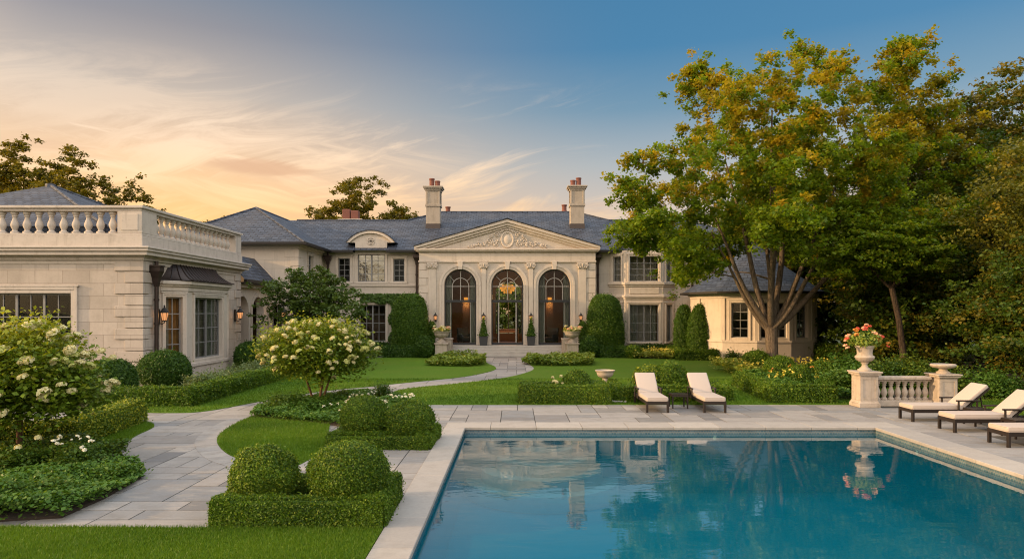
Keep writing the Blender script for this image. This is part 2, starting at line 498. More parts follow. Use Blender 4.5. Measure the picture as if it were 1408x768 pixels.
m, t = mat('pool_water')
p = t.pos()
wv = t.vm('MULTIPLY', p, (1.0, 2.2, 1.0))
n1 = t.noise(wv, 1.3, 3, 0.5, 0.4)
n2 = t.noise(wv, 7.0, 2, 0.5, 0.3)
n3 = t.noise(p, 28.0, 2, 0.5)
hh = t.m('ADD', n1, t.m('ADD', t.m('MULTIPLY', n2, 0.10), t.m('MULTIPLY', n3, 0.012)))
nrm = t.bump(hh, 0.021, 0.10)
fr = t.n('ShaderNodeFresnel')
fr.inputs[0].default_value = 1.62
t.put(fr.inputs['Normal'], nrm)
gl = t.n('ShaderNodeBsdfGlossy')
gl.inputs['Roughness'].default_value = 0.015
t.put(gl.inputs['Normal'], nrm)
tr = t.n('ShaderNodeBsdfTransparent')
tr.inputs[0].default_value = (0.50, 0.88, 0.92, 1)
body = t.n('ShaderNodeBsdfDiffuse')                          # light scattered back by the water itself
body.inputs[0].default_value = (0.002, 0.205, 0.305, 1)
mb_ = t.n('ShaderNodeMixShader')
mb_.inputs[0].default_value = 0.42
t.t.links.new(tr.outputs[0], mb_.inputs[1])
t.t.links.new(body.outputs[0], mb_.inputs[2])
mx = t.n('ShaderNodeMixShader')
t.put(mx.inputs[0], t.m('MULTIPLY', fr.outputs[0], 1.6, clamp=True))
t.t.links.new(mb_.outputs[0], mx.inputs[1])
t.t.links.new(gl.outputs[0], mx.inputs[2])
t.out(mx.outputs[0])
M['water'] = m


# ------------------------------------------------------------------ object helpers
def G(px, py, z=0.0):
    """ground (or height z) point seen at photo pixel"""
    Y = FPX * (CAMH - z) / (py - VY)
    return (px - VX) * Y / FPX, Y


def tag(o, label=None, cat=None, group=None, kind=None):
    if label: o['label'] = label
    if cat: o['category'] = cat
    if group: o['group'] = group
    if kind: o['kind'] = kind
    return o


def thing(name, label, cat, loc=(0, 0, 0), rz=0.0, group=None):
    o = bpy.data.objects.new(name, None)
    o.empty_display_size = 0.3
    COL.objects.link(o)
    o.location = loc
    o.rotation_euler = (0, 0, rz)
    return tag(o, label, cat, group)


def wloc(o):
    v = Vector((0, 0, 0))
    while o is not None:
        v += o.location
        o = o.parent
    return v


def copy_tree(o, parent=None):
    c = o.copy()
    COL.objects.link(c)
    if parent is not None:
        c.parent = parent
    for ch in list(o.children):
        copy_tree(ch, c)
    return c


def dup(o, loc, rz=None, label=None, scale=None):
    c = copy_tree(o)
    c.location = loc
    if rz is not None: c.rotation_euler = (0, 0, rz)
    if scale is not None: c.scale = scale if hasattr(scale, '__len__') else (scale,) * 3
    if label: c['label'] = label
    return c


def link_obj(name, me, parent=None):
    o = bpy.data.objects.new(name, me)
    COL.objects.link(o)
    if parent is not None:
        o.parent = parent
    return o


class MB:
    def __init__(s, Mx=None):
        s.v, s.f = [], []
        s.M = Mx if Mx is not None else Matrix.Identity(4)
        s.att = []
        s.cur = 0.5

    def add(s, vs, fs):
        b = len(s.v)
        for p in vs:
            s.v.append(tuple(s.M @ Vector(p)))
            s.att.append(s.cur)
        s.f += [tuple(b + i for i in f) for f in fs]

    def poly(s, *ps):
        s.add(ps, [tuple(range(len(ps)))])

    def box(s, x0, x1, y0, y1, z0, z1):
        if x0 > x1: x0, x1 = x1, x0
        if y0 > y1: y0, y1 = y1, y0
        if z0 > z1: z0, z1 = z1, z0
        s.add([(x0, y0, z0), (x1, y0, z0), (x1, y1, z0), (x0, y1, z0), (x0, y0, z1), (x1, y0, z1), (x1, y1, z1), (x0, y1, z1)],
              [(0, 3, 2, 1), (4, 5, 6, 7), (0, 1, 5, 4), (1, 2, 6, 5), (2, 3, 7, 6), (3, 0, 4, 7)])

    def slab(s, x0, x1, y0, y1, z0, z1, e):                # box grown sideways by e
        s.box(x0 - e, x1 + e, y0 - e, y1 + e, z0, z1)

    def prism_y(s, pts, y0, y1):                           # (x,z) outline pushed along y
        n = len(pts)
        s.add([(x, y0, z) for x, z in pts] + [(x, y1, z) for x, z in pts],
              [tuple(range(n)), tuple(range(2 * n - 1, n - 1, -1))] + [(i, i + n, (i + 1) % n + n, (i + 1) % n) for i in range(n)])

    def prism_z(s, pts, z0, z1):
        n = len(pts)
        a = sum(pts[i][0] * pts[(i + 1) % n][1] - pts[(i + 1) % n][0] * pts[i][1] for i in range(n))
        if a < 0: pts = pts[::-1]
        s.add([(x, y, z0) for x, y in pts] + [(x, y, z1) for x, y in pts],
              [tuple(range(n - 1, -1, -1)), tuple(range(n, 2 * n))] + [(i, (i + 1) % n, (i + 1) % n + n, i + n) for i in range(n)])

    def frustum(s, x0, x1, y0, y1, z0, X0, X1, Y0, Y1, z1):
        s.add([(x0, y0, z0), (x1, y0, z0), (x1, y1, z0), (x0, y1, z0), (X0, Y0, z1), (X1, Y0, z1), (X1, Y1, z1), (X0, Y1, z1)],
              [(0, 3, 2, 1), (4, 5, 6, 7), (0, 1, 5, 4), (1, 2, 6, 5), (2, 3, 7, 6), (3, 0, 4, 7)])

    def lathe(s, prof, n=20, c=(0, 0, 0), a0=0.0):
        vs, fs = [], []
        for r, z in prof:
            for k in range(n):
                a = a0 + 2 * PI * k / n
                vs.append((c[0] + r * math.cos(a), c[1] + r * math.sin(a), c[2] + z))
        for i in range(len(prof) - 1):
            for k in range(n):
                k2 = (k + 1) % n
                fs.append((i * n + k, i * n + k2, (i + 1) * n + k2, (i + 1) * n + k))
        fs.append(tuple(range(n - 1, -1, -1)))
        fs.append(tuple((len(prof) - 1) * n + k for k in range(n)))
        s.add(vs, fs)

    def tube(s, pts, rad, n=8, cap=True):
        pts = [Vector(p) for p in pts]
        if not hasattr(rad, '__len__'): rad = [rad] * len(pts)
        vs, fs = [], []
        up = None
        for i, p in enumerate(pts):
            tg = (pts[min(i + 1, len(pts) - 1)] - pts[max(i - 1, 0)])
            if tg.length < 1e-9: tg = Vector((0, 0, 1))
            tg.normalize()
            if up is None:
                up = Vector((0, 0, 1)) if abs(tg.z) < 0.9 else Vector((1, 0, 0))
            a = tg.cross(up)
            if a.length < 1e-6: a = tg.orthogonal()
            a.normalize()
            b = a.cross(tg).normalized()
            up = b
            for k in range(n):
                q = 2 * PI * k / n
                vs.append(p + (a * math.cos(q) + b * math.sin(q)) * rad[i])
        for i in range(len(pts) - 1):
            for k in range(n):
                k2 = (k + 1) % n
                fs.append((i * n + k, i * n + k2, (i + 1) * n + k2, (i + 1) * n + k))
        if cap:
            fs.append(tuple(range(n - 1, -1, -1)))
            fs.append(tuple((len(pts) - 1) * n + k for k in range(n)))
        s.add(vs, fs)

    def ball(s, c, r, n=10, m=7, sz=1.0):
        prof = [(max(r * math.sin(PI * i / m), r * 0.02), -r * sz * math.cos(PI * i / m)) for i in range(m + 1)]
        s.lathe(prof, n, c)

    def build_each(s, name, material, parent=None, **kw):
        """one object per separate piece"""
        up = list(range(len(s.v)))

        def find(i):
            while up[i] != i:
                up[i] = up[up[i]]
                i = up[i]
            return i
        for f in s.f:
            for i in f[1:]:
                up[find(i)] = find(f[0])
        groups = {}
        for f in s.f: groups.setdefault(find(f[0]), []).append(f)
        for fs in groups.values():
            m_ = MB()
            ids = sorted({i for f in fs for i in f})
            ix = {i: k for k, i in enumerate(ids)}
            m_.v = [s.v[i] for i in ids]
            m_.att = [s.att[i] for i in ids]
            m_.f = [tuple(ix[i] for i in f) for f in fs]
            m_.build(name, material, parent, **kw)

    def build(s, name, material, parent=None, smooth=None, bevel=0.0, seg=1, attr=False):
        me = bpy.data.meshes.new(name)
        off = wloc(parent) if parent is not None else Vector((0, 0, 0))
        me.from_pydata([(x - off.x, y - off.y, z - off.z) for x, y, z in s.v], [], s.f)
        if attr:
            a = me.attributes.new('rnd', 'FLOAT', 'POINT')
            a.data.foreach_set('value', np.array(s.att, dtype=np.float32))
        if bevel:
            bm = bmesh.new()
            bm.from_mesh(me)
            if True:
                es = [e for e in bm.edges if len(e.link_faces) == 2 and e.calc_face_angle(0) > R(35)]
                bmesh.ops.bevel(bm, geom=es, offset=bevel, segments=seg, affect='EDGES', profile=0.6, clamp_overlap=True)
            bm.to_mesh(me)
            bm.free()
        if smooth:
            me.polygons.foreach_set('use_smooth', np.ones(len(me.polygons), dtype=bool))
            me.set_sharp_from_angle(angle=R(42))
        me.materials.append(M[material] if isinstance(material, str) else material)
        me.update()
        return link_obj(name, me, parent)


def T(x, y, z=0.0, rz=0.0):
    return Matrix.Translation((x, y, z)) @ Matrix.Rotation(rz, 4, 'Z')


# ------------------------------------------------------------------ foliage helpers (numpy)
def rng(seed):
    return np.random.default_rng(seed)


def unit(v):
    return v / np.maximum(np.linalg.norm(v, axis=1, keepdims=True), 1e-9)


def leaf_arrays(c, nrm, L, Wd, g, fold=0.0):
    """diamond leaf at each centre; returns verts (4N,3)"""
    n = len(c)
    rv = g.normal(size=(n, 3))
    tg = unit(np.cross(nrm, rv))
    bt = np.cross(nrm, tg)
    L = L[:, None]
    W_ = L * Wd
    v = np.empty((n, 4, 3))
    v[:, 0] = c - tg * L * 0.5
    v[:, 1] = c + bt * W_ * 0.5 + nrm * L * fold
    v[:, 2] = c + tg * L * 0.5
    v[:, 3] = c - bt * W_ * 0.5 + nrm * L * fold
    return v.reshape(-1, 3)


def mesh_np(name, quads, rnd, tint, material, core=None, smooth_core=True):
    """quads (N*4,3) plus optional core (verts, faces quads (M,4))"""
    nq = len(quads) // 4
    V = quads
    F = np.arange(nq * 4, dtype=np.int32).reshape(-1, 4)
    r = np.repeat(rnd, 4)
    ti = np.repeat(tint, 4)
    if core is not None:
        cv, cf = core
        F = np.vstack([F, np.asarray(cf, dtype=np.int32) + len(V)])
        V = np.vstack([V, cv])
        r = np.concatenate([r, np.full(len(cv), 0.15)])
        ti = np.concatenate([ti, np.zeros(len(cv))])
    me = bpy.data.meshes.new(name)
    me.vertices.add(len(V))
    me.vertices.foreach_set('co', V.astype(np.float32).ravel())
    me.loops.add(F.size)
    me.loops.foreach_set('vertex_index', F.ravel())
    me.polygons.add(len(F))
    me.polygons.foreach_set('loop_start', np.arange(0, F.size, 4, dtype=np.int32))
    me.polygons.foreach_set('loop_total', np.full(len(F), 4, dtype=np.int32))
    for nm, dat in (('rnd', r), ('tint', ti)):
        a = me.attributes.new(nm, 'FLOAT', 'POINT')
        a.data.foreach_set('value', dat.astype(np.float32))
    me.update(calc_edges=True)
    me.materials.append(M[material] if isinstance(material, str) else material)
    return me


def wob(p, s, seed, amp):
    """cheap smooth 3-d wobble"""
    g = rng(seed)
    o = np.zeros(len(p))
    for k in range(5):
        dr = g.normal(size=3) * s
        o += np.sin(p @ dr + g.uniform(0, 6.28))
    return o / 5 * amp * 1.6


def sphere_grid(nu=20, nv=12):
    vs, fs = [], []
    for j in range(nv + 1):
        th = PI * j / nv
        for i in range(nu):
            a = 2 * PI * i / nu
            vs.append((math.sin(th) * math.cos(a), math.sin(th) * math.sin(a), math.cos(th)))
    for j in range(nv):
        for i in range(nu):
            fs.append((j * nu + i, (j + 1) * nu + i, (j + 1) * nu + (i + 1) % nu, j * nu + (i + 1) % nu))
    return np.array(vs), np.array(fs)


def superdome(dirs, rx, ry, h, p, flat, low=None):
    low = flat if low is None else low
    """clipped topiary body: superellipsoid whose base sits on z=0"""
    a = np.abs(dirs)
    k = (a[:, 0] ** p + a[:, 1] ** p + a[:, 2] ** p) ** (-1.0 / p)
    q = dirs * k[:, None]
    z = q[:, 2] * (1 - flat) + flat
    z = np.where(q[:, 2] < 0, flat + q[:, 2] * low, flat + q[:, 2] * (1 - flat))
    return np.stack([q[:, 0] * rx, q[:, 1] * ry, z * h], 1)


def topiary_mesh(name, rx, ry, h, leaf, material, seed, p=2.0, flat=0.5, amp=0.03, cover=2.6, tintp=0.16, rough=0.68, taper=0.0, low=None):
    g = rng(seed)
    area = 2 * PI * ((rx * ry) + (rx + ry) / 2 * h) * 0.8
    n = int(cover * area / (0.3 * leaf * leaf))
    dirs = unit(g.normal(size=(n, 3)))
    pos = superdome(dirs, rx, ry, h, p, flat, low)
    ctr = np.array([0, 0, h * flat])
    nrm = unit((pos - ctr) / np.array([rx * rx, ry * ry, (h * .5) ** 2]))

    def shape(q, nn):
        if taper:
            k = 1 - taper * np.clip(q[:, 2:3] / h, 0, 1)
            q = q * np.concatenate([k, k, np.ones_like(k)], 1)
        return q + nn * wob(q, 2.6 / max(rx, 0.3), seed + 5, amp)[:, None]
    depth = (g.random(n) < .03) * g.uniform(0, 2.4, n) * leaf + g.uniform(-1, 1, n) ** 3 * leaf * 1.0 + g.normal(size=n) * leaf * .25
    pos = shape(pos, nrm) + nrm * depth[:, None]
    pos[:, 2] = np.maximum(pos[:, 2], 0.01)
    ln = unit(nrm * 0.75 + g.normal(size=(n, 3)) * rough)
    L = leaf * g.uniform(0.65, 1.35, n)
    q = leaf_arrays(pos, ln, L, 0.62, g)
    cv, cf = sphere_grid()
    cp = superdome(cv, rx, ry, h, p, flat, low)
    cn = unit((cp - ctr) / np.array([rx * rx, ry * ry, (h * .5) ** 2]))
    cp = shape(cp, cn) - cn * leaf * 1.1
    patch = wob(pos, 3.5, seed + 9, 0.5) + 0.5
    rnd = np.clip(g.random(n) * 0.75 + patch * 0.3 - 0.05, 0, 1)
    tint = (g.random(n) < tintp).astype(float) * g.uniform(0.3, 1, n)
    return mesh_np(name, q, rnd, tint, material, (cp, cf))


def hedge_mesh(name, pts, width, height, leaf, material, seed, closed=False, amp=0.025, cover=2.6, tintp=0.12):
    """clipped hedge following a polyline (list of x,y); square section with soft edges"""
    g = rng(seed)
    P = [np.array(p, float) for p in pts]
    if closed: P = P + [P[0]]
    segs = [(P[i], P[i + 1]) for i in range(len(P) - 1)]
    allp, alln = [], []
    cv, cf = [], []
    for si, (a, b) in enumerate(segs):
        dv = b - a
        ln = np.linalg.norm(dv)
        t_ = dv / ln
        nr = np.array([-t_[1], t_[0]])
        e0 = width / 2 if (si > 0 or closed) else 0
        e1 = width / 2 if (si < len(segs) - 1 or closed) else 0
        u0, u1 = -e0, ln + e1
        for face, ar in (('top', (u1 - u0) * width), ('l', (u1 - u0) * height), ('r', (u1 - u0) * height), ('s', width * height), ('e', width * height)):
            n = int(cover * ar / (0.3 * leaf * leaf))
            u = g.uniform(u0, u1, n)
            if face == 'top':
                w_, z, n3 = g.uniform(-width / 2, width / 2, n), np.full(n, height), (0, 0, 1)
            elif face in 'lr':
                sg = 1 if face == 'l' else -1
                w_, z, n3 = np.full(n, sg * width / 2), g.uniform(0, height, n), (nr[0] * sg, nr[1] * sg, 0)
            else:
                sg = -1 if face == 's' else 1
                u = np.full(n, u0 if face == 's' else u1)
                w_, z, n3 = g.uniform(-width / 2, width / 2, n), g.uniform(0, height, n), (t_[0] * sg, t_[1] * sg, 0)
            # soften the arris
            ez = np.clip((z - (height - .07)) / .07, 0, 1)
            ew = np.clip((np.abs(w_) - (width / 2 - .06)) / .06, 0, 1)
            sink = 0.035 * ez * ew
            xy = a[None] + t_[None] * u[:, None] + nr[None] * (w_ - np.sign(w_) * sink)[:, None]
            allp.append(np.column_stack([xy, z - sink]))
            alln.append(np.tile(np.array(n3, float), (n, 1)))
        k = leaf * 1.3
        c4 = []
        for uu in (u0 + k, u1 - k):
            for ww, zz in ((-width / 2 + k, 0), (width / 2 - k, 0), (width / 2 - k, height - k), (-width / 2 + k, height - k)):
                q = a + t_ * uu + nr * ww
                c4.append((q[0], q[1], zz + 0.0011 * si))
        o = len(cv)
        cv += c4
        cf += [(o + 0, o + 1, o + 5, o + 4), (o + 1, o + 2, o + 6, o + 5), (o + 2, o + 3, o + 7, o + 6), (o + 3, o + 0, o + 4, o + 7),
               (o + 0, o + 3, o + 2, o + 1), (o + 4, o + 5, o + 6, o + 7)]
    pos = np.vstack(allp)
    nrm = np.vstack(alln)
    n = len(pos)
    pos = pos + nrm * (wob(pos, 2.5, seed + 3, amp) + (g.random(n) < .03) * g.uniform(0, 2.2, n) * leaf + g.uniform(-1, 1, n) ** 3 * leaf + g.normal(size=n) * leaf * .2)[:, None]
    pos[:, 2] = np.maximum(pos[:, 2], 0.01)
    lnn = unit(nrm * 0.75 + g.normal(size=(n, 3)) * 0.55)
    q = leaf_arrays(pos, lnn, leaf * g.uniform(.65, 1.35, n), 0.62, g)
    patch = wob(pos, 2.5, seed + 9, 0.5) + 0.5
    rnd = np.clip(g.random(n) * 0.75 + patch * 0.3 - 0.05, 0, 1)
    tint = (g.random(n) < tintp).astype(float) * g.uniform(0.3, 1, n)
    return mesh_np(name, q, rnd, tint, material, (np.array(cv), np.array(cf)))


def cluster_leaves(centres, per, spread, zs, leaf, g, aspect=0.7, tints=None, flatn=0.6, core=True):
    n = len(centres) * per
    c = np.repeat(centres, per, axis=0)
    off = g.normal(size=(n, 3)) * spread * 0.55
    off[:, 2] *= zs
    p = c + off
    nr = unit(np.column_stack([g.normal(size=(n, 2)) * (1 - flatn * .6), np.abs(g.normal(size=n)) + flatn]))
    q = leaf_arrays(p, nr, leaf * g.uniform(.6, 1.4, n), aspect, g, 0.12)
    cr = np.repeat(g.random(len(centres)), per)
    rnd = np.clip(0.55 * g.random(n) + 0.45 * cr, 0, 1)
    ti = np.zeros(n) if tints is None else np.clip(np.repeat(tints, per) + g.normal(size=n) * .15, 0, 1)
    return q, rnd, ti


# ================================================================== SETTING: ground, pool, paving, lawns
PX0, PX1, PY0, PY1 = -1.176, 8.32, 2.0, 15.75              # inside of the pool
CX0, CX1, CY1 = -1.62, 8.95, 16.45                         # outside of its coping
WATER = -0.13


def struct(o, name=None):
    o['kind'] = 'structure'
    return o


g_ = MB()
BIG = 600
for x0, x1, y0, y1 in ((-BIG, PX0 - .2, -BIG, BIG), (PX1 + .2, BIG, -BIG, BIG), (PX0 - .2, PX1 + .2, PY1 + .2, BIG), (PX0 - .2, PX1 + .2, -BIG, PY0 - .2)):
    g_.poly((x0, y0, -0.05), (x1, y0, -0.05), (x1, y1, -0.05), (x0, y1, -0.05))
struct(g_.build('ground', 'ground'))

b_ = MB()
b_.poly((PX0, PY0, -1.5), (PX1, PY0, -1.5), (PX1, PY1, -1.5), (PX0, PY1, -1.5))
for p, q in (((PX0, PY0), (PX0, PY1)), ((PX0, PY1), (PX1, PY1)), ((PX1, PY1), (PX1, PY0)), ((PX1, PY0), (PX0, PY0))):
    b_.poly((*p, -1.5), (*q, -1.5), (*q, -0.33), (*p, -0.33))
struct(b_.build('pool_basin', 'plaster'))
b_ = MB()
for p, q in (((PX0, PY0), (PX0, PY1)), ((PX0, PY1), (PX1, PY1)), ((PX1, PY1), (PX1, PY0)), ((PX1, PY0), (PX0, PY0))):
    b_.poly((*p, -0.33), (*q, -0.33), (*q, 0.0), (*p, 0.0))
struct(b_.build('pool_waterline_tiles', 'tile'))
b_ = MB()
for k, (r, z) in enumerate(((1.75, -1.15), (1.4, -0.90), (1.05, -0.65), (0.7, -0.42))):
    b_.prism_z([(0.62 + r * math.cos(PI + PI * i / 24), PY1 - .01 + r * .95 * math.sin(PI + PI * i / 24)) for i in range(25)], -1.49 + k * .001, z)
struct(b_.build('pool_steps', 'pool_step'))
b_ = MB()
b_.poly((PX0 - .01, PY0 - .01, WATER), (PX1 + .01, PY0 - .01, WATER), (PX1 + .01, PY1 + .01, WATER), (PX0 - .01, PY1 + .01, WATER))
struct(b_.build('pool_water', 'water'))

rnd = random.Random(4)
b_ = MB()
GAP = 0.006


def stones_along(a0, a1, fixed0, fixed1, axis, size):
    n = max(1, round((a1 - a0) / size))
    for i in range(n):
        p0, p1 = a0 + (a1 - a0) * i / n, a0 + (a1 - a0) * (i + 1) / n
        b_.cur = rnd.random()
        if axis == 'x': b_.box(p0 + GAP / 2, p1 - GAP / 2, fixed0, fixed1, -0.045, 0.022)
        else: b_.box(fixed0, fixed1, p0 + GAP / 2, p1 - GAP / 2, -0.045, 0.022)


stones_along(CX0, CX1, PY1 - .03, CY1, 'x', 1.1)
stones_along(PY0, PY1 - .036, CX0, PX0 + .03, 'y', 1.15)
stones_along(PY0, PY1 - .036, PX1 - .03, CX1, 'y', 1.15)
struct(b_.build('pool_coping', 'coping', bevel=0.008, attr=True))

# flagstones of mixed sizes on a 42 cm grid
CELL = (CX1 - CX0) / 25
occ = {}
rects = []
sizes = [(3, 2), (2, 2), (2, 1), (1, 2), (3, 1), (1, 1), (2, 3), (4, 2)]


def free(i, j):
    if (i, j) in occ: return False
    if 0 <= i < 25 and j < 0: return False
    x, y = CX0 + (i + .5) * CELL, CY1 + (j + .5) * CELL
    if y > 21 and not (-11 < x < 4): return False
    if y > 40.3 or x < -16 or x > 12.5 or y < 5: return False
    return True


for j in range(-28, 58):
    for i in range(-36, 28):
        if not free(i, j): continue
        ss_ = sizes[:]
        rnd.shuffle(ss_)
        for sx, sy in ss_ + [(1, 1)]:
            if all(free(i + a, j + b) for a in range(sx) for b in range(sy)):
                for a in range(sx):
                    for b in range(sy): occ[(i + a, j + b)] = 1
                rects.append((i, j, sx, sy))
                break
b_ = MB()
for i, j, sx, sy in rects:
    x0, y0 = CX0 + i * CELL, CY1 + j * CELL
    b_.cur = rnd.random()
    z = rnd.uniform(-.0015, .0015)
    q = 0.010
    b_.add([(x0 + q, y0 + q, z), (x0 + sx * CELL - q, y0 + q, z), (x0 + sx * CELL - q, y0 + sy * CELL - q, z), (x0 + q, y0 + sy * CELL - q, z),
            (x0 + q, y0 + q, z - .02), (x0 + sx * CELL - q, y0 + q, z - .02), (x0 + sx * CELL - q, y0 + sy * CELL - q, z - .02), (x0 + q, y0 + sy * CELL - q, z - .02)],
           [(0, 1, 2, 3), (0, 4, 5, 1), (1, 5, 6, 2), (2, 6, 7, 3), (3, 7, 4, 0)])
struct(b_.build('flagstone_paving', 'paver', attr=True))
g_ = MB()
for x0, x1, y0, y1 in ((-17, CX0, 4, 41), (CX1, 13, 4, 21), (CX0, CX1, CY1, 41)):
    g_.poly((x0, y0, -0.012), (x1, y0, -0.012), (x1, y1, -0.012), (x0, y1, -0.012))
struct(g_.build('paving_bed', 'grout'))


def smooth_poly(pts, it=2):
    for _ in range(it):
        out = []
        for i in range(len(pts)):
            a, b = pts[i], pts[(i + 1) % len(pts)]
            out += [(a[0] * .75 + b[0] * .25, a[1] * .75 + b[1] * .25), (a[0] * .25 + b[0] * .75, a[1] * .25 + b[1] * .75)]
        pts = out
    return pts


def smooth_line(pts, it=3):
    for _ in range(it):
        out = [pts[0]]
        for i in range(len(pts) - 1):
            a, b = pts[i], pts[i + 1]
            out += [(a[0] * .75 + b[0] * .25, a[1] * .75 + b[1] * .25), (a[0] * .25 + b[0] * .75, a[1] * .25 + b[1] * .75)]
        out.append(pts[-1])
        pts = out
    return pts


def px(pts):
    return [G(*p) for p in pts]


def in_poly(x, y, poly):
    c = np.zeros(len(x), bool)
    n = len(poly)
    for i in range(n):
        x1, y1 = poly[i]
        x2, y2 = poly[(i + 1) % n]
        if y1 == y2: continue
        cond = ((y1 > y) != (y2 > y)) & (x < (x2 - x1) * (y - y1) / (y2 - y1) + x1)
        c ^= cond
    return c


def poly_sample(poly, n, g, ymin=None, ymax=None, xmin=None, xmax=None):
    xs = [p[0] for p in poly]
    ys = [p[1] for p in poly]
    x0, x1, y0, y1 = min(xs), max(xs), min(ys), max(ys)
    if ymin is not None: y0 = max(y0, ymin)
    if ymax is not None: y1 = min(y1, ymax)
    if xmin is not None: x0 = max(x0, xmin)
    if xmax is not None: x1 = min(x1, xmax)
    x, y = g.uniform(x0, x1, n), g.uniform(y0, y1, n)
    k = in_poly(x, y, poly)
    return x[k], y[k], (x1 - x0) * (y1 - y0)


edge_plaza = smooth_line(px([(425, 632), (405, 643), (362, 640), (328, 631), (312, 624), (301, 614), (297, 604), (305, 594), (322, 583), (345, 573)]))
edge_c = smooth_line(px([(168, 625), (166, 618), (170, 611), (177, 605), (190, 597), (207, 590), (214, 585), (205, 580), (150, 577)]))
low_path = smooth_line(px([(530, 548), (542, 536), (600, 530), (632, 527), (693, 520), (728, 511.5), (736, 506), (727, 500), (717, 494), (716, 492.3)]))
up_path = smooth_line(px([(150, 566), (240, 568), (282, 566), (330, 557), (367, 550), (412, 542), (465, 535), (505, 532), (542, 527.5), (632, 519), (660, 514), (684, 508), (680, 503), (671, 500), (667, 496), (665, 492.3)]))
LAWN_A = [(CX0 - .01, 3.0), (CX0 - .01, 8.44), (-3.7, 8.47), (-8, 8.54), (-17, 8.62), (-17, 3.0)]
LAWN_B = edge_plaza + px([(400, 560), (455, 575), (449, 612)])
LAWN_C = edge_c + [(-12.5, 15.9), (-12.5, 12.0), (-9.5, 11.9)]
LAWN_D1 = up_path + [(-1.85, 39.4), (-4.6, 39.4), (-9.2, 39.2), (-9.2, 19.5), (-13.4, 19.5), (-13.4, 18.2)]
LAWN_D2 = low_path[0:1] + low_path[1:] + [(0.6, 39.4), (3.6, 39.2), (11.5, 38.2), (11.5, 19.62), (-3.15, 19.62)]
LAWN_E = [(12.6, 8), (40, 8), (40, 24), (12.6, 24)]
LAWNS = [LAWN_A, LAWN_B, LAWN_C, LAWN_D1, LAWN_D2, LAWN_E]
for pl in LAWNS:
    b_ = MB()
    b_.prism_z(pl, -0.045, 0.016)
    struct(b_.build('lawn', 'lawn'))

# curved border stones along the two lawns by the round of paving
b_ = MB()


def border(line, w, side, step=0.5):
    acc, cur = 0.0, [line[0]]
    L2 = []
    for a, b in zip(line, line[1:]):
        L2.append((Vector(a), Vector(b)))
    def off(i):
        a = Vector(line[max(i - 1, 0)])
        b = Vector(line[min(i + 1, len(line) - 1)])
        t_ = (b - a).normalized()
        return Vector((-t_.y, t_.x)) * side
    start = 0
    dist = 0
    for i in range(1, len(line)):
        dist += (Vector(line[i]) - Vector(line[i - 1])).length
        if dist > step or i == len(line) - 1:
            b_.cur = rnd.uniform(.68, .86)
            inner = [Vector(line[k]) + off(k) * 0.004 for k in range(start, i + 1)]
            outer = [Vector(line[k]) + off(k) * w for k in range(start, i + 1)]
            # shrink the ends for the joint
            t0 = (inner[1] - inner[0]).normalized() * .008
            t1 = (inner[-1] - inner[-2]).normalized() * .008
            inner[0] += t0; outer[0] += t0; inner[-1] -= t1; outer[-1] -= t1
            b_.prism_z([tuple(p) for p in inner] + [tuple(p) for p in outer[::-1]], -0.01, 0.0065)
            start, dist = i, 0


border(edge_plaza, 0.42, 1, 0.55)
border(edge_c, 0.34, 1, 0.55)
struct(b_.build('paving_border', 'paver', attr=True))

# mown grass blades
def grass(polys, dens_near, name, ymin, ymax, h, wd, seed, xr=(-30, 30)):
    g = rng(seed)
    Vs, rs = [], []
    for pl in polys:
        _, _, ar = poly_sample(pl, 10, g, ymin, ymax, *xr)
        if ar <= 0: continue
        x, y, ar = poly_sample(pl, int(ar * dens_near), g, ymin, ymax, *xr)
        keep = (np.abs(x) < y * 0.80 + 0.6)
        x, y = x[keep], y[keep]
        n = len(x)
        if n == 0: continue
        a = g.uniform(0, 6.28, n)
        hh = h * g.uniform(.55, 1.25, n)
        ln = g.uniform(0, .7, n) * hh
        b0 = np.column_stack([x, y, np.full(n, .012)])
        dw = np.column_stack([np.cos(a), np.sin(a), np.zeros(n)]) * wd * .5
        la = g.uniform(0, 6.28, n)
        tip = b0 + np.column_stack([np.cos(la) * ln, np.sin(la) * ln, hh])
        v = np.empty((n, 4, 3))
        v[:, 0] = b0 - dw
        v[:, 1] = b0 + dw
        v[:, 2] = tip + dw * .25
        v[:, 3] = tip - dw * .25
        Vs.append(v.reshape(-1, 3))
        p3 = np.column_stack([x, y, np.zeros(n)])
        rs.append(np.clip(g.random(n) * .7 + .25 + wob(p3, 2.0, 11, .35), 0, 1))
    q = np.vstack(Vs)
    r = np.concatenate(rs)
    o = link_obj(name, mesh_np(name, q, r, np.zeros(len(r)), 'blade'))
    tag(o, 'short mown green grass blades covering the lawns', 'grass', kind='stuff')


grass([LAWN_A], 6500, 'grass', 6.3, 9, 0.042, 0.007, 1)
grass([LAWN_B, LAWN_C], 2600, 'grass', 9, 18, 0.042, 0.011, 2)
grass([LAWN_D1, LAWN_D2, LAWN_E], 420, 'grass', 14, 27, 0.045, 0.022, 3)

# ================================================================== THE MANSION
HO = (-0.46, 42.0, 0)
house = thing('mansion', 'wide pale limestone mansion with slate roofs, arched entrance and pediment', 'mansion', HO)


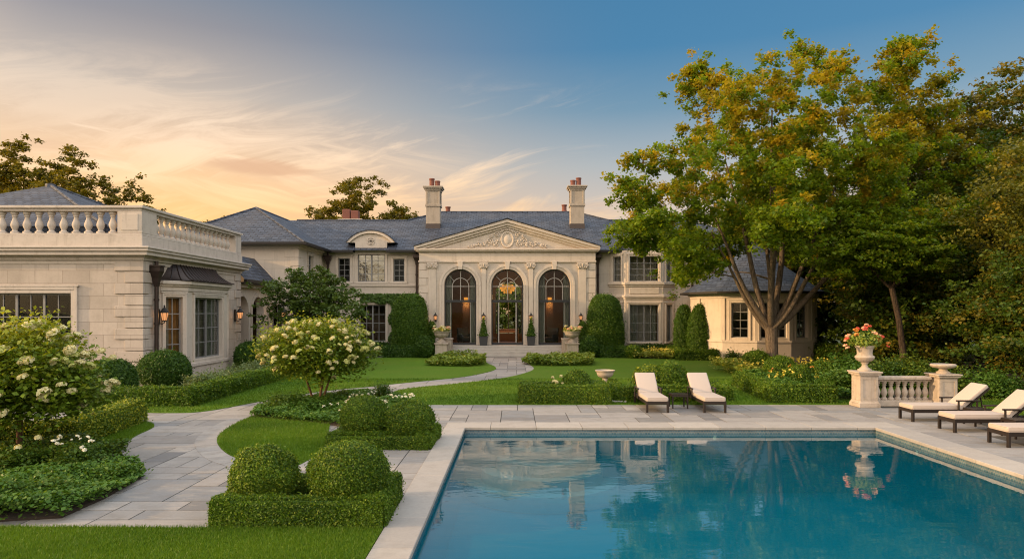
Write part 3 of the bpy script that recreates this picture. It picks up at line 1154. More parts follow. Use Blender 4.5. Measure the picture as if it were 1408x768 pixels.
def wall_open(mb, width, z0, z1, ops, reveal=0.18):
    """upright sheet x 0..width with openings (x0,x1,zb,zt,arched) and their reveals going inwards (+y)"""
    cuts = {0.0, width}
    arcs = []
    for o in ops:
        x0, x1, zb, zt = o[:4]
        cuts |= {x0, x1}
        if len(o) > 4 and o[4]:
            n = 20
            r = (x1 - x0) / 2
            xs = [x0 + r - r * math.cos(PI * i / n) for i in range(n + 1)]
            cuts |= set(xs[1:-1])
    cuts = sorted(cuts)

    def top(o, x):
        if len(o) > 4 and o[4]:
            r = (o[1] - o[0]) / 2
            c = (o[0] + o[1]) / 2
            return o[3] - r + math.sqrt(max(r * r - (x - c) ** 2, 0))
        return o[3]
    for a, b in zip(cuts, cuts[1:]):
        if b - a < 1e-6: continue
        mid = (a + b) / 2
        cov = sorted([o for o in ops if o[0] <= mid <= o[1]], key=lambda o: o[2])
        za = zb_ = z0
        for o in cov:
            if o[2] > za + 1e-6: mb.poly((a, 0, za), (b, 0, zb_), (b, 0, o[2]), (a, 0, o[2]))
            za, zb_ = top(o, a), top(o, b)
            mb.poly((a, 0, za), (b, 0, zb_), (b, reveal, zb_), (a, reveal, za))
        mb.poly((a, 0, za), (b, 0, zb_), (b, 0, z1), (a, 0, z1))
    for o in ops:
        x0, x1, zb, zt = o[:4]
        zs = zt - (x1 - x0) / 2 if len(o) > 4 and o[4] else zt
        mb.poly((x0, 0, zb), (x0, 0, zs), (x0, reveal, zs), (x0, reveal, zb))
        mb.poly((x1, 0, zb), (x1, 0, zs), (x1, reveal, zs), (x1, reveal, zb))
        mb.poly((x0, 0, zb), (x1, 0, zb), (x1, reveal, zb), (x0, reveal, zb))


def ring(mb, cx, cz, r0, r1, y0, y1, n=22, a0=0.0, a1=PI):
    vs, fs = [], []
    for i in range(n + 1):
        a = a0 + (a1 - a0) * i / n
        c, s_ = math.cos(a), math.sin(a)
        vs += [(cx + r0 * c, y0, cz + r0 * s_), (cx + r1 * c, y0, cz + r1 * s_), (cx + r1 * c, y1, cz + r1 * s_), (cx + r0 * c, y1, cz + r0 * s_)]
    for i in range(n):
        for k in range(4):
            fs.append((i * 4 + k, i * 4 + (k + 1) % 4, i * 4 + 4 + (k + 1) % 4, i * 4 + 4 + k))
    fs += [(0, 1, 2, 3), (n * 4 + 3, n * 4 + 2, n * 4 + 1, n * 4)]
    mb.add(vs, fs)


def window(Mx, x0, x1, zb, zt, cas=2, cols=2, rows=4, sash='sash', glass='glass', trim='trim', tw=0.16, sill=True, curtain=None,
           room='interior_dark', depth=1.5, rec=0.11, label=None):
    mb = MB(Mx)
    fw = 0.05
    y0, y1 = rec, rec + 0.06
    e = 0.004
    mb.box(x0 + e, x0 + fw, y0, y1, zb + e, zt - e)
    mb.box(x1 - fw, x1 - e, y0, y1, zb + e, zt - e)
    mb.box(x0 + fw, x1 - fw, y0, y1, zb + e, zb + fw)
    mb.box(x0 + fw, x1 - fw, y0, y1, zt - fw, zt - e)
    W_ = (x1 - x0 - 2 * fw) / cas
    for c in range(cas):
        a = x0 + fw + c * W_
        b = a + W_
        s_ = 0.045
        ya, yb = y0 - .015, y1 - .01
        if c > 0:
            mb.box(a - s_ * .9, a + s_ * .9, ya, yb, zb + fw, zt - fw)
        for k in range(1, cols):
            xx = a + (b - a) * k / cols
            mb.box(xx - .016, xx + .016, y0 + .008, y1 - .012, zb + fw, zt - fw)
    for k in range(1, rows):
        zz = zb + fw + (zt - zb - 2 * fw) * k / rows
        mb.box(x0 + fw, x1 - fw, y0 + .012, y1 - .016, zz - .016, zz + .016)
    f = mb.build('window', sash, house)
    if label: f['label'] = label
    p = MB(Mx)
    p.box(x0 + fw - .01, x1 - fw + .01, y0 + .030, y0 + .036, zb + fw - .01, zt - fw + .01)
    p.build('pane', glass, f)
    if tw:
        s_ = MB(Mx)
        pr = 0.045
        s_.box(x0 - tw, x0 - .006, -pr, .01, zb - (0 if sill else tw), zt + tw)
        s_.box(x1 + .006, x1 + tw, -pr, .01, zb - (0 if sill else tw), zt + tw)
        s_.box(x0 - .006, x1 + .006, -pr, .01, zt + .006, zt + tw)
        s_.box(x0 - tw - .05, x1 + tw + .05, -pr - .04, .01, zt + tw, zt + tw + .06)
        # inner step of the moulding
        q = tw * .45
        s_.box(x0 - tw, x0 - tw + q, -pr - .025, -pr + .002, zb - (0 if sill else tw), zt + tw - .002)
        s_.box(x1 + tw - q, x1 + tw, -pr - .025, -pr + .002, zb - (0 if sill else tw), zt + tw - .002)
        s_.box(x0 - tw + q, x1 + tw - q, -pr - .025, -pr + .002, zt + tw - q, zt + tw - .002)
        if not sill: s_.box(x0 - .006, x1 + .006, -pr, .01, zb - tw, zb - .006)
        s_.build('surround', trim, f, bevel=0.008)
    if sill:
        s_ = MB(Mx)
        s_.box(x0 - tw - .06, x1 + tw + .06, -.12, .10, zb - .12, zb - .004)
        s_.build('sill', trim, f, bevel=0.015)
    if curtain:
        c_ = MB(Mx)
        cw = (x1 - x0) * (0.28 if curtain[1] == 'side' else 0.5)
        for s0, s1 in ((x0 - .05, x0 + cw), (x1 - cw, x1 + .05)):
            n = max(6, int((s1 - s0) * 28))
            pts = [(s0 + (s1 - s0) * i / n, rec + .22 + .035 * math.sin(i * 1.7)) for i in range(n + 1)]
            for (xa, ya), (xb, yb) in zip(pts, pts[1:]):
                c_.poly((xa, ya, zb - .05), (xb, yb, zb - .05), (xb, yb, zt + .05), (xa, ya, zt + .05))
        c_.build('curtain', curtain[0], f, smooth=True)
    if room:
        r_ = MB(Mx)
        a, b, c, d_ = x0 - .35, x1 + .35, zb - .5, zt + .3
        yi = rec + .09
        r_.poly((a, depth, c), (b, depth, c), (b, depth, d_), (a, depth, d_))
        r_.poly((a, yi, c), (a, depth, c), (a, depth, d_), (a, yi, d_))
        r_.poly((b, yi, c), (b, depth, c), (b, depth, d_), (b, yi, d_))
        r_.poly((a, yi, c), (b, yi, c), (b, depth, c), (a, depth, c))
        r_.poly((a, yi, d_), (b, yi, d_), (b, depth, d_), (a, depth, d_))
        # back of the outer wall round the opening
        r_.poly((a, yi, c), (x0, yi, c), (x0, yi, d_), (a, yi, d_))
        r_.poly((x1, yi, c), (b, yi, c), (b, yi, d_), (x1, yi, d_))
        r_.poly((x0, yi, c), (x1, yi, c), (x1, yi, zb), (x0, yi, zb))
        r_.poly((x0, yi, zt), (x1, yi, zt), (x1, yi, d_), (x0, yi, d_))
        r_.build('room_wall', room, f)
    return f


EAVE = 6.41
XC = -0.46
YF, YM = 41.5, 42.5
XL, XR = -5.79, 4.87

# ---------------- entrance block
ARC = [(XC - 2.86), XC, (XC + 2.86)]
AW, ASP, AB = 0.97, 4.25, 0.62
mb = MB(T(XL, YF))
wall_open(mb, XR - XL, 0, 6.3, [(c - XL - AW, c - XL + AW, AB, ASP + AW, True) for c in ARC], 0.35)
mb.M = Matrix.Identity(4)
mb.poly((XL, YF, 0), (XL, YM + .1, 0), (XL, YM + .1, 6.4), (XL, YF, 6.4))
mb.poly((XR, YF, 0), (XR, YM + .1, 0), (XR, YM + .1, 6.4), (XR, YF, 6.4))
mb.build('entrance_wall', 'wall_fine', house)

for c in ARC:                                               # archivolts, jambs, keystones
    mb = MB()
    ring(mb, c, ASP, AW + .012, AW + .15, YF - .05, YF + .01)
    ring(mb, c, ASP, AW + .15, AW + .30, YF - .085, YF + .01)
    for s_ in (-1, 1):
        mb.box(c + s_ * (AW + .012), c + s_ * (AW + .15), YF - .05, YF + .01, AB + .002, ASP)
        mb.box(c + s_ * (AW + .15), c + s_ * (AW + .30), YF - .085, YF + .01, AB + .002, ASP)
    k = [(c - .11, ASP + AW - .02), (c + .11, ASP + AW - .02), (c + .17, ASP + AW + .48), (c - .17, ASP + AW + .48)]
    mb.prism_y(k, YF - .16, YF + .01)
    mb.build('archway_moulding', 'trim_warm', house, bevel=0.01)

mb = MB()
for px_ in (-5.02, -1.89, 0.97, 4.10):                     # flat pilasters
    hw = .235 if abs(px_ - XC) > 3 else .135
    mb.box(px_ - hw, px_ + hw, YF - .065 - .03 * (hw < .2), YF + .01, AB + .18, 5.26)
    mb.box(px_ - hw - .05, px_ + hw + .05, YF - .11, YF + .01, AB + .004, AB + .18)
mb.build_each('pilaster', 'trim_warm', house, bevel=0.012)


def capital(x, hw):
    mb = MB()
    z0 = 5.26
    mb.box(x - hw - .05, x + hw + .05, YF - .15, YF + .01, z0 + .28, z0 + .36)
    mb.frustum(x - hw, x + hw, YF - .10, YF + .01, z0, x - hw - .03, x + hw + .03, YF - .13, YF + .01, z0 + .28)
    for s_ in (-1, 1):
        pts = []
        for i in range(22):
            a = i / 21 * 4.2 * PI
            r = .115 * (1 - i / 24)
            pts.append((x + s_ * (hw - .03) + s_ * r * math.cos(a), YF - .15, z0 + .17 + r * math.sin(a)))
        mb.tube(pts, .022, 6)
    for k in range(5):
        mb.ball((x + (k - 2) * hw * .42, YF - .14, z0 + .06 + .03 * (2 - abs(k - 2))), .05, 7, 5)
    mb.ball((x, YF - .16, z0 + .22), .06, 8, 6)
    mb.build('capital', 'trim_warm', house, smooth=True)


for px_, hw in ((-5.02, .27), (-1.89, .22), (0.97, .22), (4.10, .27)): capital(px_, hw)

mb = MB()                                                   # entablature, cornice
mb.slab(XL, XR, YF - .02, YM, 5.64, 5.74, .07)
mb.slab(XL, XR, YF, YM, 5.742, 6.22, .03)
mb.slab(XL, XR, YF, YM, 6.222, 6.28, .09)
mb.slab(XL, XR, YF, YM, 6.282, 6.36, .20)
mb.slab(XL, XR, YF, YM, 6.362, 6.45, .28)
mb.build_each('entablature', 'trim_warm', house, bevel=0.012)
PA = 8.22
mb = MB()                                                   # pediment
mb.poly((XL, YF + .02, 6.45), (XR, YF + .02, 6.45), (XC, YF + .02, PA - .1))
mb.build('tympanum', 'wall_fine', house)
mb = MB()
for s_, xe in ((-1, XL - .28), (1, XR + .28)):
    mb.prism_y([(xe, 6.452), (xe, 6.60), (XC, PA), (XC, PA - .17)], YF - .30, YF + .4)
    mb.prism_y([(xe - s_ * .55, 6.454), (xe, 6.454), (XC, PA - .172), (XC, PA - .34)], YF - .19, YF + .4)
    mb.prism_y([(xe - s_ * 1.05, 6.456), (xe - s_ * .55, 6.456), (XC, PA - .342), (XC, PA - .47)], YF - .08, YF + .4)
mb.build('pediment_cornice', 'trim_warm', house)
mb = MB()
for s_, xe in ((-1, XL - .34), (1, XR + .34)):
    mb.poly((xe, YF - .36, 6.60), (XC, YF - .36, PA + .03), (XC, 46.0, PA + .03), (xe, 42.6, 6.60))
    mb.poly((xe, YF - .36, 6.60), (XC, YF - .36, PA + .03), (XC, YF - .36, PA + .075), (xe, YF - .36, 6.645))
    mb.poly((xe, YF - .36, 6.645), (XC, YF - .36, PA + .075), (XC, 46.0, PA + .075), (xe, 42.6, 6.645))
mb.build('pediment_roof', 'slate', house)

mb = MB()                                                   # carved cartouche and scrolls
cz, cy = 7.02, YF - .02
for r, rr in ((1.0, .055), (.80, .03)):
    mb.tube([(XC + .36 * r * math.cos(a), cy, cz + .45 * r * math.sin(a)) for a in np.linspace(0, 2 * PI, 25)], rr, 7, False)
vs = [(XC, cy - .07, cz)]
mb.lathe([(.27, 0), (.22, .05), (.12, .09), (.01, .10)], 20)
nn = 4 * 20
for i in range(len(mb.v) - nn, len(mb.v)):
    x, y, z = mb.v[i]
    mb.v[i] = (XC + x, cy - z * .8 + .02, cz + y * 1.3)
rr_ = random.Random(7)
for s_ in (-1, 1):
    for (ox, oz, r0, turns, dirn) in ((.62, .30, .17, 1.7, 1), (.66, -.24, .15, 1.6, -1), (1.02, -.10, .19, 1.8, 1), (1.42, -.22, .14, 1.6, -1),
                                      (1.72, -.26, .12, 1.5, 1), (2.05, -.34, .10, 1.4, -1), (.35, .52, .10, 1.4, -1), (.95, .22, .10, 1.3, -1)):
        pts = []
        for i in range(20):
            a = i / 19 * turns * 2 * PI
            r = r0 * (1 - i / 22)
            pts.append((XC + s_ * (ox + r * math.cos(a)), cy, cz + oz + dirn * r * math.sin(a)))
        mb.tube(pts, [.034 - .016 * i / 19 for i in range(20)], 6)
        mb.ball((XC + s_ * ox, cy - .02, cz + oz), .045, 7, 5)
    pts = [(XC + s_ * (.45 + 1.95 * i / 20), cy, cz - .10 - .36 * i / 20 + .07 * math.sin(i * .95)) for i in range(21)]
    mb.tube(pts, .03, 6)
    for i in range(26):
        x = .5 + rr_.random() * 1.9
        z = -.40 + (.55 * (1 - (x - .4) / 2.2)) * rr_.random()
        mb.ball((XC + s_ * x, cy - .005, cz + z), rr_.uniform(.03, .065), 6, 4, rr_.uniform(.7, 1.3))
for k in range(7):
    a = PI * (k + .5) / 7
    mb.ball((XC + .30 * math.cos(a), cy, cz + .50 + .09 * math.sin(a)), .06, 7, 5)
mb.build('carved_cartouche', 'trim_warm', house, smooth=True)

mb = MB()                                                   # rusticated corners of the entrance block
for i in range(12):
    z0, z1 = .05 + i * .465, .05 + (i + 1) * .465 - .025
    wq = .62 if i % 2 == 0 else .40
    mb.box(XL - .035, XL + wq, YF - .035, YF + .3, z0, z1)
    mb.box(XR - wq, XR + .035, YF - .035, YF + .3, z0, z1)
mb.build_each('quoin', 'trim_warm', house, bevel=0.012)

# arched glazing
for ci, c in enumerate(ARC):
    mb = MB()
    y0, y1 = YF + .20, YF + .28
    ring(mb, c, ASP, AW - .07, AW - .003, y0, y1, 24)
    for s_ in (-1, 1):
        mb.box(c + s_ * (AW - .07), c + s_ * (AW - .003), y0, y1, AB + .004, ASP)
    mb.box(c - AW + .07, c + AW - .07, y0 - .02, y1, 3.22, 3.36)
    mb.box(c - AW + .07, c + AW - .07, y0, y1, AB + .004, AB + .14)
    f = mb.build('arched_window' if ci != 1 else 'arched_doorway', 'dark_sash', house, bevel=0.006)
    mb = MB()
    ya, yb = y0 + .02, y1 - .025
    ring(mb, c, ASP - .06, .485, .525, ya, yb, 20)
    for s_ in (-1, 1): mb.box(c + s_ * .485, c + s_ * .525, ya, yb, 3.36, ASP - .06)
    mb.box(c - .02, c + .02, ya, yb, 3.36, ASP + AW - .05)
    mb.box(c - AW + .07, c + AW - .07, ya + .003, yb - .003, ASP - .085, ASP - .045)
    for a in (PI * .22, PI * .78):
        mb.tube([(c + .51 * math.cos(a), (ya + yb) / 2, ASP - .06 + .51 * math.sin(a)), (c + .92 * math.cos(a), (ya + yb) / 2, ASP + .92 * math.sin(a))], .02, 4)
    if ci == 1:
        for s_ in (-1, 1): mb.box(c + s_ * .50, c + s_ * .56, ya, yb, AB + .14, 3.22)
    else:
        for s_ in (-1, 1): mb.box(c + s_ * .60, c + s_ * .62, ya, yb, AB + .14, 3.22)
    mb.build('glazing_bar', 'bar', f)
    mb = MB()
    yg = y0 + .035
    pts = [(c + (AW - .05) * math.cos(PI * i / 24), ASP + (AW - .05) * math.sin(PI * i / 24)) for i in range(25)] + [(c - AW + .05, 3.3), (c + AW - .05, 3.3)]
    mb.prism_y(pts, yg, yg + .006)
    mb.build('fanlight_pane', 'glass', f)
    mb = MB()
    if ci != 1:
        mb.box(c - AW + .05, c + AW - .05, yg, yg + .006, AB + .1, 3.28)
    else:
        mb.box(c - AW + .05, c - .52, yg, yg + .006, AB + .1, 3.28)
        mb.box(c + .52, c + AW - .05, yg, yg + .006, AB + .1, 3.28)
    mb.build('pane', 'glass', f)
# the two open leaves of the entrance door, folded inwards
for s_ in (-1, 1):
    mb = MB(T(XC + s_ * .55, YF + .30, 0, -s_ * R(6)))
    h0, h1 = AB + .05, 3.2
    mb.box(-.025, .025, 0, .09, h0, h1)
    mb.box(-.025, .025, .46, .55, h0, h1)
    mb.box(-.025, .025, .09, .46, h0, h0 + .25)
    mb.box(-.025, .025, .09, .46, h1 - .1, h1)
    dr = mb.build('door_leaf', 'dark_sash', house, bevel=0.004)
    mb = MB(mb.M)
    mb.box(-.006, .006, .08, .47, h0 + .22, h1 - .08)
    mb.build('pane', 'glass', dr)
    mb = MB(T(XC + s_ * .55, YF + .30, 0, -s_ * R(6)))
    mb.tube([(-s_ * .05, .50, 1.55), (-s_ * .05, .50, 1.95)], .012, 6)
    mb.build('door_handle', 'iron', dr)

# ---------------- the hall behind the arches
mb = MB()
h0, h1, y0, y1 = XL + .3, XR - .3, YF + .36, 47.6
mb.poly((h0, y0, AB), (h0, y1, AB), (h0, y1, 5.9), (h0, y0, 5.9))
mb.poly((h1, y0, AB), (h1, y1, AB), (h1, y1, 5.9), (h1, y0, 5.9))
mb.poly((h0, y0, 5.9), (h1, y0, 5.9), (h1, y1, 5.9), (h0, y1, 5.9))
mb.M = T(h0, y1)
wall_open(mb, h1 - h0, AB, 5.9, [(XC - h0 - .95, XC - h0 + .95, AB + .5, 4.75, True)], .25)
mb.M = Matrix.Identity(4)
for xx in (XC - 2.70, XC + 2.70):                           # inner piers
    mb.box(xx - .22, xx + .22, 44.2, 44.7, AB, 5.9)
mb.build('hall_wall', 'interior', house)
mb = MB()
mb.box(h0, h1, YF + .2, y1, AB - .1, AB + .003)
mb.build('hall_floor', 'floor_wood', house)
for c in ARC:
    for s_ in (-1, 1):
        if c == XC: continue
        mb = MB()
        xa = c + s_ * .56
        n = 16
        pts = [(xa + s_ * .50 * i / n, YF + .50 + .045 * math.sin(i * 1.9)) for i in range(n + 1)]
        for (a, b), (a2, b2) in zip(pts, pts[1:]):
            mb.poly((a, b, AB + .02), (a2, b2, AB + .02), (a2, b2, 4.9), (a, b, 4.9))
        mb.build('drape', 'curtain', house, smooth=True)
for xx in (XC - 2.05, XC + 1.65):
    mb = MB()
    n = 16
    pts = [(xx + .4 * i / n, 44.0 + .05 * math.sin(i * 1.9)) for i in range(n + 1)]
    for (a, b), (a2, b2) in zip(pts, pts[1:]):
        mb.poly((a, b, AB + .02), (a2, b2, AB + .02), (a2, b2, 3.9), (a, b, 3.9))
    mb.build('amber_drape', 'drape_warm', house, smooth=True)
# garden door at the back of the hall
mb = MB()
for s_ in (-1, 0, 1): mb.box(XC + s_ * .90 - .03, XC + s_ * .90 + .03, y1 + .1, y1 + .16, AB + .5, 4.0)
mb.box(XC - .95, XC + .95, y1 + .1, y1 + .158, 3.3, 3.38)
mb.build('garden_door', 'dark_sash', house)
# light of the chandelier
pl = bpy.data.lights.new('hall_light', 'POINT')
pl.energy = 240
pl.color = (1, .50, .18)
pl.shadow_soft_size = .3
plo = bpy.data.objects.new('hall_light', pl)
COL.objects.link(plo)
plo.location = (XC, 43.6, 3.5)

# ---------------- terrace and steps
mb = MB()
mb.box(-5.2, 4.3, 40.75, YF - .04, 0, AB)
for i in range(1, 4):
    mb.box(-3.78, 2.86, 40.75 - .33 * i, 40.75 - .33 * (i - 1) - .002, 0, AB - .155 * i)
mb.build_each('entrance_step', 'coping', house, bevel=0.02, attr=True)

# ---------------- walls left and right of the entrance
mb = MB(T(-11.9, YM))
opsL = [(.90, 1.63, 4.51, 5.96), (2.13, 3.80, 4.51, 6.30), (4.34, 5.02, 4.51, 5.92), (2.22, 3.85, .8, 3.06)]
wall_open(mb, XL + 11.9, 0, EAVE, opsL, .2)
ML = mb.M.copy()
mb.build('main_wall', 'wall_fine', house)
mb = MB(T(XR, YM))
wall_open(mb, 16.6 - XR, 0, EAVE, [], .2)
mb.M = Matrix.Identity(4)
mb.poly((16.6, YM, 0), (16.6, 53, 0), (16.6, 53, EAVE), (16.6, YM, EAVE))
mb.build('main_wall', 'wall_fine', house)
mb = MB()
mb.poly((-19.5, 53, 0), (XC - 1.0, 53, 0), (XC - 1.0, 53, EAVE), (-19.5, 53, EAVE))
mb.poly((XC + 1.0, 53, 0), (16.6, 53, 0), (16.6, 53, EAVE), (XC + 1.0, 53, EAVE))
mb.poly((XC - 1.0, 53, 5), (XC + 1.0, 53, 5), (XC + 1.0, 53, EAVE), (XC - 1.0, 53, EAVE))
mb.build('rear_wall', 'wall_fine', house)
window(ML, *opsL[0], cas=1, cols=2, rows=4, trim='trim_warm')
window(ML, *opsL[1], cas=2, cols=2, rows=4, trim='trim_warm', glass='mirror_glass', label='wide upper window reflecting the sunset')
window(ML, *opsL[2], cas=1, cols=2, rows=4, trim='trim_warm')
window(ML, *opsL[3], cas=2, cols=2, rows=4, trim='trim_warm', room='interior')
mb = MB()
mb.box(-11.2, XL - .04, YM - .09, YM + .01, 4.22, 4.38)
mb.box(-11.2, XL - .04, YM - .06, YM + .01, 6.18, 6.34)
mb.box(-11.85, XL - .04, YM - .05, YM + .01, 0.0, .4)
mb.box(XR + .04, 16.6, YM - .06, YM + .01, 6.18, 6.34)
mb.build_each('string_course', 'trim_warm', house, bevel=0.015)

# right bay
BP = [(5.85, YM), (6.75, 41.72), (9.05, 41.72), (9.95, YM)]


def facet(p, q):
    dx_, dy_ = q[0] - p[0], q[1] - p[1]
    return T(p[0], p[1], 0, math.atan2(dy_, dx_)), math.hypot(dx_, dy_)


def grow(poly, e):
    """offset an open bay outline outward (towards -y for x-ordered points)"""
    out = []
    for i, p in enumerate(poly):
        ns = []
        for a, b in ((i - 1, i), (i, i + 1)):
            if 0 <= a and b < len(poly):
                t_ = (Vector(poly[b]) - Vector(poly[a])).normalized()
                ns.append(Vector((t_.y, -t_.x)))
        n = sum(ns, Vector((0, 0)))
        n.normalize()
        k = e / max(n.dot(ns[0]), .3)
        out.append((p[0] + n.x * k, p[1] + n.y * k))
    return out


mb = MB()
bw = []
for p, q in zip(BP, BP[1:]):
    Mx, wd = facet(p, q)
    cw = 1.76 if wd > 2 else .56
    o1 = (wd / 2 - cw / 2, wd / 2 + cw / 2, 4.50, 6.02)
    o2 = (wd / 2 - cw / 2, wd / 2 + cw / 2, .82, 3.06)
    mb.M = Mx
    wall_open(mb, wd, 0, EAVE - .02, [o1, o2], .18)
    bw.append((Mx, o1, o2, wd))
mb.build('bay_wall', 'wall_fine', house)
for Mx, o1, o2, wd in bw:
    big_b = wd > 2
    window(Mx, *o1, cas=2 if big_b else 1, cols=2, rows=4, trim='trim_warm', tw=.13, depth=1.2 if big_b else .5)
    window(Mx, *o2, cas=2 if big_b else 1, cols=2, rows=4, trim='trim_warm', tw=.13, room='interior', depth=1.2 if big_b else .5,
           curtain=('curtain', 'side') if big_b else None)
mb = MB()
for z0, z1, e in ((4.30, 4.44, .13), (4.18, 4.298, .06), (3.52, 3.66, .12), (3.40, 3.518, .05), (0, .5, .06)):
    gp = grow(BP, e)
    mb.prism_z(gp + [(gp[-1][0], YM + .02), (gp[0][0], YM + .02)], z0, z1)
mb.M = bw[1][0]
mb.box(.25, 2.05, -.035, .01, 3.74, 4.10)
mb.build_each('bay_course', 'trim_warm', house, bevel=0.015)


# dormers with segmental hoods
def dormer(cx, hood=True):
    def arc(hw, zs, rise, n=16):
        r = (hw * hw + rise * rise) / (2 * rise)
        a = math.asin(hw / r)
        return [(cx + r * math.sin(-a + 2 * a * i / n), zs + rise - r + r * math.cos(-a + 2 * a * i / n)) for i in range(n + 1)]
    yf = YM - .12
    mb = MB()
    ar = arc(1.30, 6.92, .58)
    mb.prism_y([(cx - .98, 6.34), (cx + .98, 6.34), (cx + .98, 6.92)] + ar[::-1] + [(cx - .98, 6.92)], yf, yf + .25)
    df_ = mb.build('dormer', 'trim_warm', house)
    mb = MB()
    a1, a2 = arc(1.30, 6.92, .58), arc(1.50, 6.92, .74)
    n = len(a1)
    for i in range(n - 1):
        mb.prism_y([a1[i], a1[i + 1], a2[i + 1], a2[i]], yf - .14, yf + .2)
    mb.build('dormer_hood', 'trim_warm', df_)
    mb = MB()
    a3 = arc(1.56, 6.93, .80)
    for i in range(n - 1):
        mb.prism_y([a2[i], a2[i + 1], a3[i + 1], a3[i]], yf - .18, 45.0)
    mb.build('dormer_roof', 'slate', df_)
    mb = MB()
    for k in range(4):
        a = PI / 4 + k * PI / 2
        ring(mb, cx + .11 * math.cos(a), 7.02 + .11 * math.sin(a), .10, .14, yf - .05, yf + .01, 14, 0, 2 * PI)
    mb.build('quatrefoil', 'trim_warm', df_)


dormer(-8.93)
dormer(7.9)

# ---------------- left pavilion
mb = MB(T(-19.5, 37.5))
opP = [(6.15, 6.70, .25, 3.0)]
wall_open(mb, 7.6, 0, EAVE, opP, .2)
MP = mb.M.copy()
mb.M = T(-11.9, 37.5, 0, R(90))
opS = [(1.75, 2.65, 4.40, 5.88)]
wall_open(mb, 5.0, 0, EAVE, opS, .2)
MS = mb.M.copy()
mb.M = Matrix.Identity(4)
mb.poly((-19.5, 37.5, 0), (-19.5, 53, 0), (-19.5, 53, EAVE), (-19.5, 37.5, EAVE))
mb.build('pavilion_wall', 'wall_fine', house)
window(MP, *opP[0], cas=1, cols=2, rows=5, trim='trim', tw=.12)
window(MS, *opS[0], cas=1, cols=2, rows=3, trim='trim', tw=.12)
mb = MB()
for i in range(13):
    z0, z1 = .05 + i * .465, .05 + (i + 1) * .465 - .02
    a, b = (.75, .45) if i % 2 == 0 else (.45, .75)
    mb.box(-11.9 - a, -11.9 + .03, 37.5 - .03, 37.5 + b, z0, z1)
mb.build_each('quoin', 'wall_fine', house, bevel=0.01)
mb = MB()
mb.slab(-19.5, -11.9, 37.5, 42.0, 6.12, 6.26, .08)
mb.slab(-19.5, -11.9, 37.5, 42.0, 6.262, 6.36, .22)
mb.build_each('pavilion_cornice', 'trim_warm', house, bevel=0.02)

# ---------------- main roofs
sl = .5
mb = MB()
ze = EAVE


def rz_(Y): return ze + (Y - 42.0) * sl


mb.poly((-15.6, 42.0, ze), (17.1, 42.0, ze), (12.1, 47, rz_(47)), (6.5, 47, rz_(47)), (4.3, 48.6, rz_(48.6)), (-5.2, 48.6, rz_(48.6)), (-7.4, 47, rz_(47)), (-15.6, 47, rz_(47)))
zb2 = rz_(47)
mb.poly((-5.2, 48.6, rz_(48.6)), (4.3, 48.6, rz_(48.6)), (4.3, 54, 7), (-5.2, 54, 7))
mb.poly((-5.2, 48.6, rz_(48.6)), (-7.4, 47, zb2), (-7.4, 50.2, zb2))
mb.poly((4.3, 48.6, rz_(48.6)), (6.5, 47, zb2), (6.5, 50.2, zb2))
mb.poly((17.1, 42.0, ze), (12.1, 47, zb2), (17.1, 53, ze))
mb.poly((-19.8, 47.02, zb2), (-7.4, 47.02, zb2), (-7.4, 53.2, ze), (-19.8, 53.2, ze))
mb.poly((6.5, 47.02, zb2), (12.1, 47.02, zb2), (17.1, 53.2, ze), (6.5, 53.2, ze))
mb.build('main_roof', 'slate', house)
mb = MB()
ap = (-15.7, 41.4, 8.93)
mb.poly((-20.0, 37.0, ze), (-11.4, 37.0, ze), ap)
mb.poly((-11.4, 37.0, ze), (-11.4, 49.5, ze), (-15.7, 49.5, 8.93), ap)
mb.poly((-20.0, 37.0, ze), ap, (-15.7, 49.5, 8.93), (-20, 49.5, ze))
mb.poly((-20, 49.5, ze), (-15.7, 49.5, 8.93), (-11.4, 49.5, ze))
mb.build('pavilion_roof', 'slate', house)
mb = MB()                                                   # ridge and hip tiles
for a, b in (((-5.2, 48.6, rz_(48.6)), (4.3, 48.6, rz_(48.6))), ((-15, 47, zb2), (-7.4, 47, zb2)), ((6.5, 47, zb2), (12.1, 47, zb2)), (ap, (-11.4, 37.0, ze)), (ap, (-20, 37, ze)),
             ((-5.2, 48.6, rz_(48.6)), (-7.4, 47, zb2)), ((4.3, 48.6, rz_(48.6)), (6.5, 47, zb2)), (ap, (-15.7, 49.5, 8.93))):
    mb.tube([a, b], .075, 6)
mb.build_each('ridge_tile', 'slate', house)
mb = MB()                                                   # gutters
for x0, x1 in ((-11.45, -9.95), (-7.9, XL - .3), (XR + .3, 6.85), (8.95, 17.1)):
    mb.box(x0, x1, 41.88, 42.02, ze - .12, ze + .015)
    mb.box(x0, x1, 42.02, 42.5, ze - .10, ze - .05)
mb.box(-20.1, -11.28, 36.88, 37.0, ze - .11, ze + .015)
mb.box(-11.40, -11.28, 37.002, 42.3, ze - .11, ze + .015)
mb.box(-20.0, -11.41, 37.002, 42.4, ze - .07, ze - .052)
mb.build_each('gutter', 'iron', house)


